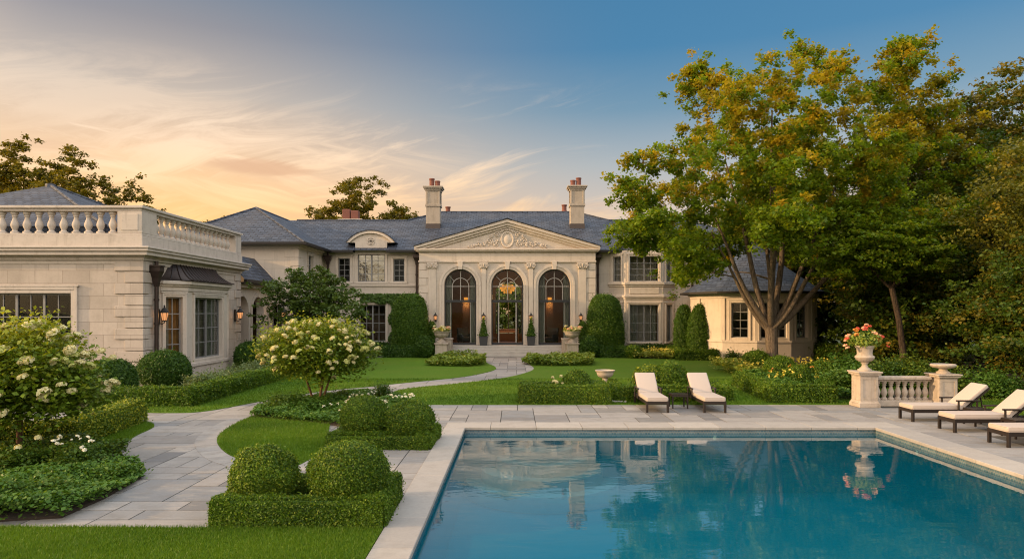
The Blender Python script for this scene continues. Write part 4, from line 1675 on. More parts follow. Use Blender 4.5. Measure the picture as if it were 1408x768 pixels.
def downpipe(x, y, ztop, zhead, bot=0.1, big=1.0, side=False):
    mb = MB()
    k = big
    mb.frustum(x - .10 * k, x + .10 * k, y - .10 * k, y + .09 * k, zhead - .36 * k, x - .20 * k, x + .20 * k, y - .20 * k, y + .09 * k, zhead - .14 * k)
    mb.box(x - .20 * k, x + .20 * k, y - .20 * k, y + .09 * k, zhead - .138 * k, zhead)
    mb.box(x - .235 * k, x + .235 * k, y - .235 * k, y + .09 * k, zhead + .001, zhead + .05 * k)
    mb.frustum(x - .06 * k, x + .06 * k, y - .06 * k, y + .06 * k, zhead - .62 * k, x - .10 * k, x + .10 * k, y - .10 * k, y + .09 * k, zhead - .362 * k)
    mb.tube([(x, y, zhead - .6 * k), (x, y, bot)], .065 * k, 10)
    mb.tube([(x, y, ztop), (x, y, zhead + .02)], .06 * k, 10)
    for z in (zhead - 1.2, (zhead + bot) / 2, bot + .5):
        mb.tube([(x, y, z - .04), (x, y, z + .04)], .085 * k, 10)
    mb.build('downpipe', 'copper', house, smooth=True)


downpipe(XL - .28, YM - .28, 6.4, 6.12, 0.1)
downpipe(XR + .26, YM - .28, 6.4, 6.12, 0.1)
downpipe(-11.55, YM - .3, 6.4, 6.05, 0.1)
downpipe(11.0, YM - .16, 6.4, 6.1, 0.1)


def chimney(cx, cy, zb, zc, w_=.46, d_=.42, label=None):
    mb = MB()
    mb.box(cx - w_, cx + w_, cy - d_, cy + d_, zb + .3, zc - .32)
    zm = zb + (zc - zb) * .52
    mb.slab(cx - w_, cx + w_, cy - d_, cy + d_, zm, zm + .16, .06)
    mb.slab(cx - w_, cx + w_, cy - d_, cy + d_, zc - .32, zc - .2, .06)
    mb.slab(cx - w_, cx + w_, cy - d_, cy + d_, zc - .198, zc - .1, .14)
    mb.slab(cx - w_, cx + w_, cy - d_, cy + d_, zc - .098, zc, .2)
    for sx in (-1, 1):                                      # panel margins
        mb.box(cx + sx * w_, cx + sx * (w_ - .12), cy - d_ - .03, cy + d_ + .03, zm + .162, zc - .322)
        mb.box(cx + sx * (w_ + .03), cx + sx * (w_ - .02), cy - d_, cy - d_ + .12, zm + .162, zc - .322)
        mb.box(cx + sx * (w_ + .03), cx + sx * (w_ - .02), cy + d_ - .12, cy + d_, zm + .162, zc - .322)
    ch = mb.build('chimney', 'chimney', house, bevel=0.012)
    if label: ch['label'] = label
    mb = MB()
    mb.slab(cx - w_, cx + w_, cy - d_, cy + d_, zb - .6, zb + .3, .03)
    mb.build('flashing', 'lead', ch)
    for ox, hh in ((-.12, .58), (.26, .42)):
        mb = MB()
        mb.lathe([(.21, 0), (.19, .08), (.17, .10), (.165, hh - .1), (.19, hh - .08), (.19, hh), (.13, hh), (.13, hh - .05)], 14, (cx + ox * (1 if cx < 0 else -1), cy, zc))
        mb.build('chimney_pot', 'terracotta', ch, smooth=True)


chimney(-5.47, 46.0, 8.2, 11.0)
chimney(4.17, 46.0, 8.2, 11.05)
for cx, zt in ((-4.95, 10.35), (3.65, 10.5)):
    mb = MB()
    mb.box(cx - .28, cx + .28, 50.2, 50.8, 8, zt - .5)
    ch = mb.build('rear_chimney', 'terracotta', house)
    mb = MB()
    mb.lathe([(.22, 0), (.19, .1), (.17, .12), (.17, .42), (.21, .46), (.21, .52), (.12, .52)], 12, (cx, 50.5, zt - .5))
    mb.build('chimney_pot', 'terracotta', ch, smooth=True)
mb = MB()
mb.box(-12.6, -10.9, 48.6, 49.4, 8, 9.25)
ch = mb.build('rear_chimney', 'trim', house)
for ox in (-.3, .3):
    mb = MB()
    mb.box(-11.75 + ox - .27, -11.75 + ox + .27, 48.75, 49.25, 9.252, 9.95 - .1 * (ox > 0))
    mb.build('chimney_pot', 'terracotta', ch, bevel=.03)

# ---------------- near wing with roof balustrade
WX, WY0, WY1 = -13.3, 24.4, 33.0
mb = MB(T(-30, WY0))
opW = [(10.1, 14.15, .85, 3.32)]
wall_open(mb, 16.7, 0, 4.55, opW, .22)
MW = mb.M.copy()
mb.M = T(WX, WY0, 0, R(90))
wall_open(mb, WY1 - WY0, 0, 4.55, [], .2)
mb.M = Matrix.Identity(4)
mb.poly((WX, WY1, 0), (-30, WY1, 0), (-30, WY1, 4.55), (WX, WY1, 4.55))
mb.poly((-30, WY0, 0), (-30, WY1, 0), (-30, WY1, 4.55), (-30, WY0, 4.55))
mb.build('wing_wall', 'wall', house)
window(MW, *opW[0], cas=4, cols=2, rows=3, tw=.24, sill=False, depth=2.5, label='wide four-light window of the near wing')
mb = MB()
for i in range(10):
    z0, z1 = .47 + i * .405, .47 + (i + 1) * .405 - .03
    a, b = (.98, .36) if i % 2 == 1 else (.62, .62)
    mb.box(WX - a, WX + .05, WY0 - .05, WY0 + b, z0, z1)
    mb.box(WX - .2, WX + .05, WY1 - (.62 if i % 2 else .36), WY1 + .05, z0, z1)
mb.build_each('quoin', 'wall', house, bevel=0.012)
mb = MB()
mb.slab(-30, WX, WY0, WY1, 0, .44, .07)
mb.build('wing_plinth', 'plinth', house, bevel=0.02)
mb = MB()
for z0, z1, e in ((4.36, 4.50, .03), (4.502, 4.60, .10), (4.602, 4.66, .17), (4.662, 4.80, .33), (4.802, 4.90, .40), (4.902, 4.97, .44)):
    mb.slab(-30, WX, WY0, WY1, z0, z1, e)
mb.build_each('wing_cornice', 'trim', house, bevel=0.014)
# parapet
mb = MB()
QX, QY0, QY1 = WX - .18, WY0 + .10, WY1 - .10              # parapet centre lines
mb.box(-30, QX + .25, QY0 - .25, QY0 + .25, 4.972, 5.36)
mb.box(QX - .25, QX + .25, QY0 + .252, QY1 + .25, 4.972, 5.36)
mb.box(-30, QX + .22, QY0 - .22, QY0 + .22, 5.362, 5.46)
mb.box(QX - .22, QX + .22, QY0 + .222, QY1 + .22, 5.362, 5.46)
mb.box(-30, QX + .20, QY0 - .20, QY0 + .20, 6.24, 6.34)
mb.box(QX - .20, QX + .20, QY0 + .202, QY1 + .20, 6.24, 6.34)
mb.box(-30, QX + .27, QY0 - .27, QY0 + .27, 6.342, 6.44)
mb.box(QX - .27, QX + .27, QY0 + .272, QY1 + .27, 6.342, 6.44)
bal = mb.build('roof_balustrade', 'trim', house, bevel=0.015)
mb = MB()
for (cx, cy, hx, hy) in ((QX - .22, QY0, .44, .21), (QX, QY0 + .30, .21, .5), (QX, QY1 - .10, .21, .32)):
    mb.box(cx - hx, cx + hx, cy - hy, cy + hy, 5.461, 6.239)
mb.box(QX - .22 - .30, QX - .22 + .30, QY0 - .235, QY0, 5.56, 6.14)
mb.build_each('pier', 'trim', bal, bevel=0.01)
BPROF = [(.135, 0), (.135, .07), (.10, .085), (.075, .12), (.085, .16), (.125, .25), (.135, .32), (.115, .40), (.08, .49), (.062, .56), (.075, .60), (.10, .62), (.075, .645), (.09, .67), (.115, .70), (.125, .71), (.125, .78)]
mb = MB()
mb.lathe([(a * 1.02, b) for a, b in BPROF], 14)
b0 = mb.build('baluster', 'trim', None, smooth=True)
bme = b0.data
first = True
spots = [(-14.42 - .44 * i, QY0) for i in range(34)] + [(QX, QY0 + 1.08 + .425 * i) for i in range(16)]
for x, y in spots:
    o = b0 if first else link_obj('baluster', bme)
    first = False
    o.parent = bal
    o.location = Vector((x, y, 5.461)) - Vector(HO)
# roof of the wing
mb = MB()
mb.box(-30, QX - .3, QY0 + .3, QY1 - .3, 5.0, 5.2)
mb.build('wing_deck', 'lead', house)
mb = MB()
A = (-20.4, 30.0, 8.2)
q = [(-15.0, 25.0, 5.8), (-15.0, 35.0, 5.8), (-26, 35, 5.8), (-26, 25, 5.8)]
for i in range(4): mb.poly(q[i], q[(i + 1) % 4], A)
mb.build('wing_roof', 'slate', house)
mb = MB()
for c in q[:2]: mb.tube([A, c], .08, 6)
mb.lathe([(.22, -.1), (.2, .05), (.05, .09)], 8, A)
mb.build_each('ridge_tile', 'slate', house)
mb = MB()
for a, b in zip(q, q[1:] + q[:1]): mb.poly(a, b, (b[0], b[1], 5.1), (a[0], a[1], 5.1))
mb.build('wing_roof_kerb', 'slate', house)
downpipe(WX + .17, 25.02, 4.52, 4.30, .15, 1.15)

# bay window with copper roof on the wing's garden side
BW = [(-13.3, 25.62), (-12.72, 26.5), (-12.72, 30.2), (-13.3, 31.08)]
mb = MB()
bws = []
for p, q_ in zip(BW, BW[1:]):
    Mx, wd = facet(p, q_)
    cw = 2.5 if wd > 2 else .66
    o = (wd / 2 - cw / 2, wd / 2 + cw / 2, .78, 3.22)
    mb.M = Mx
    wall_open(mb, wd, 0, 3.5, [o], .16)
    bws.append((Mx, o, wd))
mb.build('bay_wall', 'trim', house)
for i, (Mx, o, wd) in enumerate(bws):
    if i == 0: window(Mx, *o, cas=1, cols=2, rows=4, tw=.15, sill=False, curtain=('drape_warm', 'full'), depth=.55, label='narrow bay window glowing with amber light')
    else: window(Mx, *o, cas=2 if wd > 2 else 1, cols=2, rows=4, tw=.15, sill=False, curtain=('curtain', 'side'), depth=1.2 if wd > 2 else .5)
pl = bpy.data.lights.new('bay_light', 'POINT')
pl.energy = 9
pl.color = (1, .55, .2)
pl.shadow_soft_size = .1
plo = bpy.data.objects.new('bay_light', pl)
COL.objects.link(plo)
plo.location = bws[0][0] @ Vector((.53, .44, 2.3))
mb = MB()
for z0, z1, e in ((3.45, 3.62, .05), (3.622, 3.70, .12), (3.702, 3.84, .20), (.50, .64, .10), (0, .498, .05)):
    gp = grow(BW, e)
    mb.prism_z(gp + [(-13.32, gp[-1][1]), (-13.32, gp[0][1])], z0, z1)
mb.build_each('bay_course', 'trim', house, bevel=0.015)
mb = MB()
rows_ = []
for k in range(9):
    t_ = k / 8
    gp = grow(BW, .28)
    sc = 1 - t_
    mid = 28.35
    r = []
    for (x, y) in [(-13.3, gp[0][1])] + gp[1:3] + [(-13.3, gp[3][1])]:
        r.append((-13.29 + (x + 13.29) * (1 - .98 * t_) + (.0), mid + (y - mid) * (1 - .30 * t_), 3.86 + .72 * (t_ ** 1.55)))
    rows_.append(r)
for a, b in zip(rows_, rows_[1:]):
    for i in range(3): mb.poly(a[i], a[i + 1], b[i + 1], b[i])
gp = rows_[0]
mb.poly(*gp)
cr_ = mb.build('copper_bay_roof', 'copper', house, smooth=True)
mb = MB()
for s_ in range(1, 12):
    u = s_ / 12
    pts = []
    for r in rows_:
        y = r[1][1] + (r[2][1] - r[1][1]) * u
        pts.append((r[1][0] + .01, y, r[1][2] + .012))
    mb.tube(pts, .018, 5)
for i in (1, 2):
    mb.tube([(r[i][0], r[i][1], r[i][2] + .01) for r in rows_], .028, 6)
for u in (.33, .67):
    mb.tube([tuple(Vector(r[0]).lerp(Vector(r[1]), u) + Vector((0, 0, .01))) for r in rows_], .018, 5)
mb.build('standing_seam', 'copper', cr_)

# ---------------- loggia between wing and pavilion
LX = -13.6
mb = MB(T(LX, WY1, 0, R(90)))
opG = [(.22, 1.72, 0, 3.42, True), (2.28, 3.78, 0, 3.42, True)]
wall_open(mb, 4.5, 0, 4.1, opG, .32)
for o in opG:
    c = (o[0] + o[1]) / 2
    ring(mb, c, o[3] - .75, .76, .93, -.06, .01, 18)
    for s_ in (-1, 1): mb.box(c + s_ * .76, c + s_ * .93, -.06, .01, .002, o[3] - .75)
mb.build('loggia_wall', 'trim', house)
mb = MB()
mb.poly((-16.2, 33, 0), (-16.2, 37.5, 0), (-16.2, 37.5, 4), (-16.2, 33, 4))
mb.poly((-16.2, 33.02, 4.0), (LX - .02, 33.02, 4.0), (LX - .02, 37.45, 4.0), (-16.2, 37.45, 4.0))
mb.poly((-16.2, 37.47, 0), (-14.1, 37.47, 0), (-14.1, 37.47, 4), (-16.2, 37.47, 4))
mb.build('loggia_lining', 'interior', house)
mb = MB()
mb.poly((-13.05, 33.0, 4.22), (-13.05, 37.49, 4.22), (-14.3, 37.49, 5.55), (-14.3, 33.0, 5.55))
mb.poly((-14.3, 33.0, 5.55), (-14.3, 37.49, 5.55), (-16.6, 37.49, 5.9), (-16.6, 33.0, 5.9))
mb.build('loggia_roof', 'slate', house)
mb = MB()
mb.box(-13.12, -12.98, 33.05, 37.45, 4.10, 4.235)
mb.box(-13.62, -13.122, 33.05, 37.45, 4.02, 4.10)
mb.build_each('gutter', 'iron', house)
mb = MB()
mb.box(-13.65, -13.35, 33.06, 37.45, 3.86, 4.018)
mb.build('loggia_cornice', 'trim', house)

# ---------------- round garden room on the right
OC, OR_ = (13.65, 39.3), 3.3
NF = 12
fw_ = 2 * OR_ * math.tan(PI / NF)
mb = MB()
ow = []
for k in range(NF):
    ph = 2 * PI * k / NF
    if math.cos(ph) < -.6: continue
    cx, cy = OC[0] + OR_ * math.sin(ph), OC[1] - OR_ * math.cos(ph)
    Mx = T(cx, cy, 0, ph) @ Matrix.Translation((-fw_ / 2, 0, 0))
    deg = round(math.degrees(ph)) % 360
    cw = {330: .85, 0: 1.36, 30: .85, 60: .7}.get(deg, 0)
    ops = [(fw_ / 2 - cw / 2, fw_ / 2 + cw / 2, 1.27, 3.12)] if cw else []
    mb.M = Mx
    wall_open(mb, fw_, 0, 3.6, ops, .16)
    if ops: ow.append((Mx, ops[0], cw))
mb.build('garden_room_wall', 'trim_warm', house)
for Mx, o, cw in ow:
    window(Mx, *o, cas=2 if cw > 1 else 1, cols=2, rows=4, tw=.15, sill=False, trim='trim_warm', depth=1.0)
mb = MB()
def ngon(r, n=NF): return [(OC[0] + r / math.cos(PI / n) * math.cos(PI / n + 2 * PI * i / n), OC[1] + r / math.cos(PI / n) * math.sin(PI / n + 2 * PI * i / n)) for i in range(n)]
for z0, z1, e in ((3.38, 3.50, .05), (3.502, 3.66, .14), (1.0, 1.12, .10), (0, .998, .05)):
    mb.prism_z(ngon(OR_ + e), z0, z1)
for i in range(NF):
    a = PI / NF + 2 * PI * i / NF
    r = OR_ / math.cos(PI / NF)
    mb.M = T(OC[0] + r * math.cos(a), OC[1] + r * math.sin(a), 0, a)
    mb.box(-.05, .03, -.13, .13, 1.121, 3.379)
mb.build('garden_room_moulding', 'trim_warm', house, bevel=0.012)
mb = MB()
lv = [(OR_ + .50, 3.72), (OR_ - .3, 4.26), (OR_ - 1.4, 5.08), (OR_ - 2.4, 5.9), (.06, 6.65)]
for (r0, z0), (r1, z1) in zip(lv, lv[1:]):
    a, b = ngon(r0), ngon(r1)
    for i in range(NF):
        j = (i + 1) % NF
        mb.poly((*a[i], z0), (*a[j], z0), (*b[j], z1), (*b[i], z1))
mb.poly(*[(x, y, 3.70) for x, y in ngon(OR_ + .5)])
mb.build('garden_room_roof', 'slate', house)
mb = MB()
a, b = ngon(OR_ + .49), ngon(OR_ + .60)
for i in range(NF):
    j = (i + 1) % NF
    mb.prism_z([a[i], a[j], b[j], b[i]], 3.62, 3.74)
mb.build_each('gutter', 'iron', house)

# ---------------- ivy trained on the left wall
g = rng(77)
n = 5200
X_, Z_ = [], []
while len(X_) < n:
    x, z = g.uniform(-9.9, -5.95), g.uniform(.4, 3.75)
    top = z > 3.18 + .08 * math.sin(x * 4)
    sidep = x > -7.75 + .12 * math.sin(z * 5)
    if (top and x > -9.6) or sidep:
        X_.append(x); Z_.append(z)
P_ = np.column_stack([X_, YM - .08 - np.abs(g.normal(size=n)) * .09, Z_])
nr = unit(np.column_stack([g.normal(size=n) * .5, -1 + g.normal(size=n) * .3, .35 + g.normal(size=n) * .4]))
q = leaf_arrays(P_, nr, .12 * g.uniform(.6, 1.4, n), .85, g)
me = mesh_np('wall_ivy', q, g.random(n), np.zeros(n), 'ivy')
o = link_obj('wall_ivy', me)
tag(o, 'clipped green ivy trained over the ground-floor window left of the entrance', 'ivy')


# ================================================================== GARDEN: lanterns, pots, stonework
def wall_lantern(label, loc, rz=0.0, k=1.0):
    r = thing('wall_lantern', label, 'lantern', loc, rz, 'lit wall lanterns on the mansion')
    off = Matrix.Translation(loc)
    def B(): return MB(off)
    m_ = B()
    m_.box(-.06 * k, .06 * k, -.02, .03, -.30 * k, .22 * k)
    m_.tube([(0, -.02, -.22 * k), (0, -.10 * k, -.30 * k), (0, -.20 * k, -.24 * k), (0, -.20 * k, -.16 * k)], .014 * k, 6)
    m_.build('back_plate', 'iron', r)
    m_ = B()
    m_.lathe([(.03, .34), (.035, .30), (.015, .28), (.05, .25), (.15, .13), (.165, .12), (.165, .095), (.12, .09)][::-1] if k < 0 else
             [(.12 * k, .09 * k), (.165 * k, .095 * k), (.165 * k, .12 * k), (.13 * k, .15 * k), (.05 * k, .25 * k), (.015 * k, .28 * k), (.035 * k, .31 * k), (.01 * k, .36 * k)], 8, (0, -.20 * k, 0))
    m_.build('cap', 'iron', r)
    m_ = B()
    for i in range(6):
        a = 2 * PI * i / 6
        m_.tube([(.12 * k * math.cos(a), -.20 * k + .12 * k * math.sin(a), .10 * k), (.075 * k * math.cos(a), -.20 * k + .075 * k * math.sin(a), -.17 * k)], .009 * k, 4)
    m_.lathe([(.085 * k, -.18 * k), (.085 * k, -.16 * k), (.05 * k, -.20 * k)], 8, (0, -.20 * k, 0))
    m_.build('cage', 'iron', r)
    m_ = B()
    m_.lathe([(.07 * k, -.155 * k), (.110 * k, .088 * k)], 12, (0, -.20 * k, 0))
    gl_ = m_.build('lantern_glass', 'lamp', r)
    m_ = B()
    m_.lathe([(.02 * k, -.15 * k), (.036 * k, -.05 * k), (.01 * k, .04 * k)], 8, (0, -.20 * k, 0))
    m_.build('flame', 'lamp_core', r)
    lp = bpy.data.lights.new('lantern_light', 'POINT')
    lp.energy = 5 * k * k
    lp.color = (1, .5, .2)
    lp.shadow_soft_size = .08
    lo = bpy.data.objects.new('lantern_light', lp)
    COL.objects.link(lo)
    lo.parent = r
    lo.location = (0, -.42 * k, .0)
    return r


ln = wall_lantern('lit lantern on the pilaster left of the left entrance arch', (-4.80, YF - .10, 2.30), 0, .85)
for x, lab in ((-1.89, 'lit lantern on the pilaster between the left and middle entrance arches'),
               (0.97, 'lit lantern on the pilaster between the middle and right entrance arches'),
               (3.98, 'lit lantern on the pilaster right of the right entrance arch')):
    dup(ln, (x, YF - .13, 2.30), label=lab)
wall_lantern('large lit lantern between the copper downpipe and the bay window of the near wing', (WX + .02, 25.45, 2.52), R(90), 1.1)
wall_lantern('lit lantern at the far corner of the near wing beside the loggia arch', (WX + .06, 32.35, 2.52), R(90), 1.1)
wall_lantern('lit lantern beside the narrow pavilion door behind the small tree', (-12.60, 37.46, 2.5), 0, 1.2)

# chandelier
ch_c = (XC, 43.3, 4.15)
r = thing('chandelier', 'glowing orange tiered crystal chandelier hanging inside the middle arch', 'chandelier', (XC, 43.3, 3.7))
mb = MB()
mb.tube([(ch_c[0], ch_c[1], 4.7), (ch_c[0], ch_c[1], 5.89)], .02, 6)
mb.lathe([(.05, .3), (.08, .4), (.03, .55)], 10, ch_c)
for rr_, z in ((.50, 4.22), (.34, 4.42)):
    mb.tube([(ch_c[0] + rr_ * math.cos(a), ch_c[1] + rr_ * math.sin(a), z) for a in np.linspace(0, 2 * PI, 25)], .02, 6, False)
    for i in range(6):
        a = i * PI / 3
        mb.tube([(ch_c[0], ch_c[1], 4.6), (ch_c[0] + rr_ * math.cos(a), ch_c[1] + rr_ * math.sin(a), z)], .01, 4)
mb.build('chandelier_frame', 'copper', r)
mb = MB()
for rr_, z, n, l in ((.48, 4.22, 34, .16), (.40, 4.08, 28, .16), (.34, 4.36, 24, .16), (.24, 3.98, 16, .2)):
    for i in range(n):
        a = 2 * PI * i / n
        x, y = ch_c[0] + rr_ * math.cos(a), ch_c[1] + rr_ * math.sin(a)
        mb.lathe([(.008, 0), (.024, -l * .45), (.018, -l * .8), (.004, -l)], 6, (x, y, z))
mb.build('crystal_drops', 'crystal', r)


def tuft(name, centre, rx, ry, rz, n, leaf, material, seed, parent, off=None, aspect=.6, tintp=.2):
    g = rng(seed)
    dirs = unit(g.normal(size=(n, 3)))
    rad = g.random(n) ** .45
    p = dirs * rad[:, None] * np.array([rx, ry, rz]) + np.array(centre)
    nr = unit(dirs * .8 + g.normal(size=(n, 3)) * .7 + np.array([0, 0, .4]))
    q = leaf_arrays(p, nr, leaf * g.uniform(.6, 1.4, n), aspect, g, .1)
    t_ = (g.random(n) < tintp) * g.uniform(.3, 1, n)
    return link_obj(name, mesh_np(name, q, g.random(n), t_, material), parent)


def bloom_mesh(size, material, seed, n=26, flat=.6):
    g = rng(seed)
    dirs = unit(g.normal(size=(n, 3)))
    dirs[:, 2] = np.abs(dirs[:, 2]) * .8 + .05
    p = dirs * size * .5 * np.array([1, 1, flat])
    nr = unit(dirs + g.normal(size=(n, 3)) * .35)
    q = leaf_arrays(p, nr, size * .5 * g.uniform(.7, 1.2, n), .85, g, .15)
    return mesh_np('blossom', q, g.random(n), np.zeros(n), material)


def potted_cone(label, x, y, z):
    r = thing('potted_topiary', label, 'topiary', (x, y, z), 0, 'clipped topiaries in pots on the terrace')
    mb = MB(T(x, y, z))
    mb.frustum(-.21, .21, -.21, .21, 0, -.25, .25, -.25, .25, .50)
    mb.slab(-.25, .25, -.25, .25, .502, .55, .02)
    mb.build('planter', 'planter', r, bevel=.008)
    me = topiary_mesh('foliage', .24, .24, 1.12, .075, 'yew', 5, p=2.0, flat=.12, amp=.012, taper=.82)
    f = link_obj('foliage', me, r)
    f.location = (0, 0, .52)
    return r


pc = potted_cone('cone topiary in a charcoal square planter left of the open entrance doorway', -1.89, 41.06, AB)
dup(pc, (0.97, 41.06, AB), label='cone topiary in a charcoal square planter right of the open entrance doorway')
for x, lab in ((-5.0, 'slim rounded topiary in a low pot left of the entrance steps'), (4.08, 'slim rounded topiary in a low pot right of the entrance steps')):
    r = thing('potted_topiary', lab, 'topiary', (x, 41.08, AB), 0, 'clipped topiaries in pots on the terrace')
    mb = MB(T(x, 41.08, AB))
    mb.lathe([(.14, 0), (.19, .2), (.22, .3), (.22, .33), (.17, .33)], 14)
    mb.build('pot', 'planter', r, smooth=True)
    f = link_obj('foliage', topiary_mesh('foliage', .25, .25, 1.15, .075, 'yew', 6, p=2.2, flat=.5, amp=.012), r)
    f.location = (0, 0, .28)

URN = [(.20, 0), (.20, .05), (.17, .06), (.10, .12), (.075, .18), (.085, .22), (.12, .24), (.09, .26), (.15, .29), (.25, .35), (.285, .42), (.27, .46), (.225, .49),
       (.215, .55), (.235, .68), (.26, .72), (.275, .74), (.275, .78), (.23, .78), (.20, .70)]
LOWURN = [(.20, 0), (.20, .06), (.14, .09), (.10, .15), (.10, .19), (.16, .22), (.26, .27), (.31, .35), (.32, .42), (.37, .46), (.38, .50), (.33, .50), (.28, .42)]
DISH = [(.19, 0), (.19, .05), (.13, .08), (.11, .13), (.13, .155), (.28, .18), (.345, .22), (.36, .26), (.34, .29), (.29, .29), (.22, .25)]


def urn(name, label, loc, prof, k=1.0, gad=None, n=28):
    r = thing(name, label, 'urn', loc)
    mb = MB(T(*loc))
    mb.lathe([(a * k, b * k) for a, b in prof], n)
    if gad:                                                 # gadrooned belly
        zc, rr_ = gad
        for i in range(16):
            a = 2 * PI * i / 16
            mb.tube([((rr_ * q) * k * math.cos(a), (rr_ * q) * k * math.sin(a), (zc + h) * k) for q, h in ((.62, -.10), (.92, -.04), (1.02, .02), (.95, .06))], [.02 * k, .04 * k, .045 * k, .02 * k], 6)
    mb.build('bowl', 'urn', r, smooth=True)
    return r


def blooms(r, parent_loc, spots, mats, size, seed):
    rr_ = random.Random(seed)
    cache = {}
    for p in spots:
        mt = rr_.choice(mats)
        if mt not in cache: cache[mt] = bloom_mesh(size, mt, seed + len(cache))
        o = link_obj('blossom', cache[mt], r)
        o.location = p
        o.rotation_euler = (rr_.uniform(-.5, .5), rr_.uniform(-.5, .5), rr_.uniform(0, 6))
        s_ = rr_.uniform(.7, 1.25)
        o.scale = (s_, s_, s_)


def pedestal(label, x, y, w_, h, cat='pedestal', name='stone_pedestal', panel=True):
    r = thing(name, label, cat, (x, y, 0))
    mb = MB(T(x, y))
    k = w_ / 2
    mb.box(-k * 1.25, k * 1.25, -k * 1.25, k * 1.25, 0, h * .10)
    mb.frustum(-k * 1.22, k * 1.22, -k * 1.22, k * 1.22, h * .10 + .001, -k * 1.04, k * 1.04, -k * 1.04, k * 1.04, h * .19)
    mb.build('base', 'urn', r, bevel=.012)
    mb = MB(T(x, y))
    mb.box(-k, k, -k, k, h * .19 + .001, h * .86)
    if panel:
        for sgn in (-1, 1):
            for ax in 'xy':
                q = k + .012
                m_ = k * .30
                z0, z1 = h * .19 + .002, h * .859
                if ax == 'y':
                    f0, f1 = (k - .002) * sgn, q * sgn
                    mb.box(-k, -k + m_, f0, f1, z0, z1); mb.box(k - m_, k, f0, f1, z0, z1)
                    mb.box(-k + m_, k - m_, f0, f1, z0, z0 + m_); mb.box(-k + m_, k - m_, f0, f1, z1 - m_, z1)
                else:
                    f0, f1 = (k - .002) * sgn, q * sgn
                    mb.box(f0, f1, -k, -k + m_, z0, z1); mb.box(f0, f1, k - m_, k, z0, z1)
                    mb.box(f0, f1, -k + m_, k - m_, z0, z0 + m_); mb.box(f0, f1, -k + m_, k - m_, z1 - m_, z1)
    mb.build('shaft', 'urn', r)
    mb = MB(T(x, y))
    mb.slab(-k, k, -k, k, h * .86 + .001, h * .90, .03)
    mb.slab(-k, k, -k, k, h * .90 + .001, h * .955, .075)
    mb.slab(-k, k, -k, k, h * .955 + .001, h, .105)
    mb.build('cap', 'urn', r, bevel=.012)
    return r


# plinths beside the steps with low flower urns
for s_, x, lab in ((-1, -4.22, 'left'), (1, 3.30, 'right')):
    r = thing('step_plinth', 'stepped stone plinth at the %s end of the entrance steps' % lab, 'plinth', (x, 39.6, 0))
    mb = MB()
    mb.box(x - .34, x + .34, 39.0, 39.62, 0, .78)
    mb.slab(x - .34, x + .34, 39.0, 39.62, .782, .86, .06)
    mb.build('front_block', 'urn', r, bevel=.015)
    mb = MB()
    x2 = x - s_ * .02
    mb.box(x2 - .30 - s_ * .2, x2 + .30 - s_ * .2, 39.63, 40.73, 0, 1.0)
    mb.slab(x2 - .30 - s_ * .2, x2 + .30 - s_ * .2, 39.70, 40.70, 1.002, 1.08, .04)
    mb.build('rear_block', 'urn', r, bevel=.015)
    ur = urn('flower_urn', 'low stone urn of pale flowers on the %s plinth by the entrance steps' % lab, (x, 39.31, .862), LOWURN, 1.35)
    ur['category'] = 'flower urn'
    tuft('foliage', (0, 0, .70), .55, .5, .18, 420, .10, 'lime', 31, ur)
    rr2 = random.Random(8)
    blooms(ur, None, [(rr2.uniform(-.5, .5), rr2.uniform(-.45, .2), rr2.uniform(.72, .95)) for _ in range(16)], ['petal_cream', 'petal_pink', 'petal_cream', 'petal_yellow'], .17, 40 + s_)

# urn on a low plinth in the middle of the lawn
UX, UY = G(832, 541)
r = thing('stone_pedestal', 'short weathered stone plinth under the empty urn on the lawn', 'pedestal', (UX, UY, 0))
mb = MB(T(UX, UY))
mb.box(-.30, .30, -.30, .30, 0, .22)
mb.box(-.23, .23, -.23, .23, .222, .34)
mb.build('block', 'urn', r, bevel=.02)
urn('stone_urn', 'empty wide-rimmed stone urn standing on the lawn between the two hedge boxes', (UX, UY, .342), LOWURN, .86, (.33, .26))
mb = MB()
for i in range(3):
    a = Vector(G(836 + i * 6, 546 + i * 3.2))
    mb.box(a.x - .28, a.x + .28, a.y - .16, a.y + .16, -.02, .05 + .004 * i)
o = mb.build('stepping_stone', 'coping', bevel=.02, attr=True)
struct(o)

# balustrade with big flower urn on the right of the terrace
B1 = (9.90, 19.33)
pedestal('tall panelled stone pedestal carrying the flower urn by the pool', B1[0], B1[1], .48, 1.0)
u1 = urn('flower_urn', 'tall classical stone urn overflowing with orange and red flowers', (B1[0], B1[1], 1.002), URN, .92, (.40, .232))
u1['category'] = 'flower urn'
tuft('foliage', (0, 0, .86), .46, .40, .24, 900, .085, 'lime', 32, u1)
tuft('foliage', (.05, 0, 1.02), .20, .20, .24, 260, .075, 'cover', 33, u1)
rr2 = random.Random(12)
spots = []
for i in range(25):
    a = rr2.uniform(0, 2 * PI)
    q = rr2.random() ** .5
    spots.append((.56 * q * math.cos(a), .46 * q * math.sin(a), .80 + .42 * (1 - q * q) + rr2.uniform(-.02, .08)))
spots += [(-.60, -.1, .72), (-.56, -.15, .66), (.60, -.1, .70), (.64, -.05, .78), (.05, 0, 1.30), (-.1, -.1, 1.22)]
blooms(u1, None, spots, ['petal_orange', 'petal_orange', 'petal_red', 'petal_pink', 'petal_yellow', 'petal_pink'], .115, 50)
B2 = (12.1, 19.30)
pedestal('panelled stone pedestal under the shallow dish at the right end of the balustrade', B2[0], B2[1], .48, .93)
urn('stone_dish', 'shallow empty stone dish on the right balustrade pedestal', (B2[0], B2[1], .932), DISH, .92)['category'] = 'dish'
bx0, bx1 = B1[0] + .32, B2[0] - .32
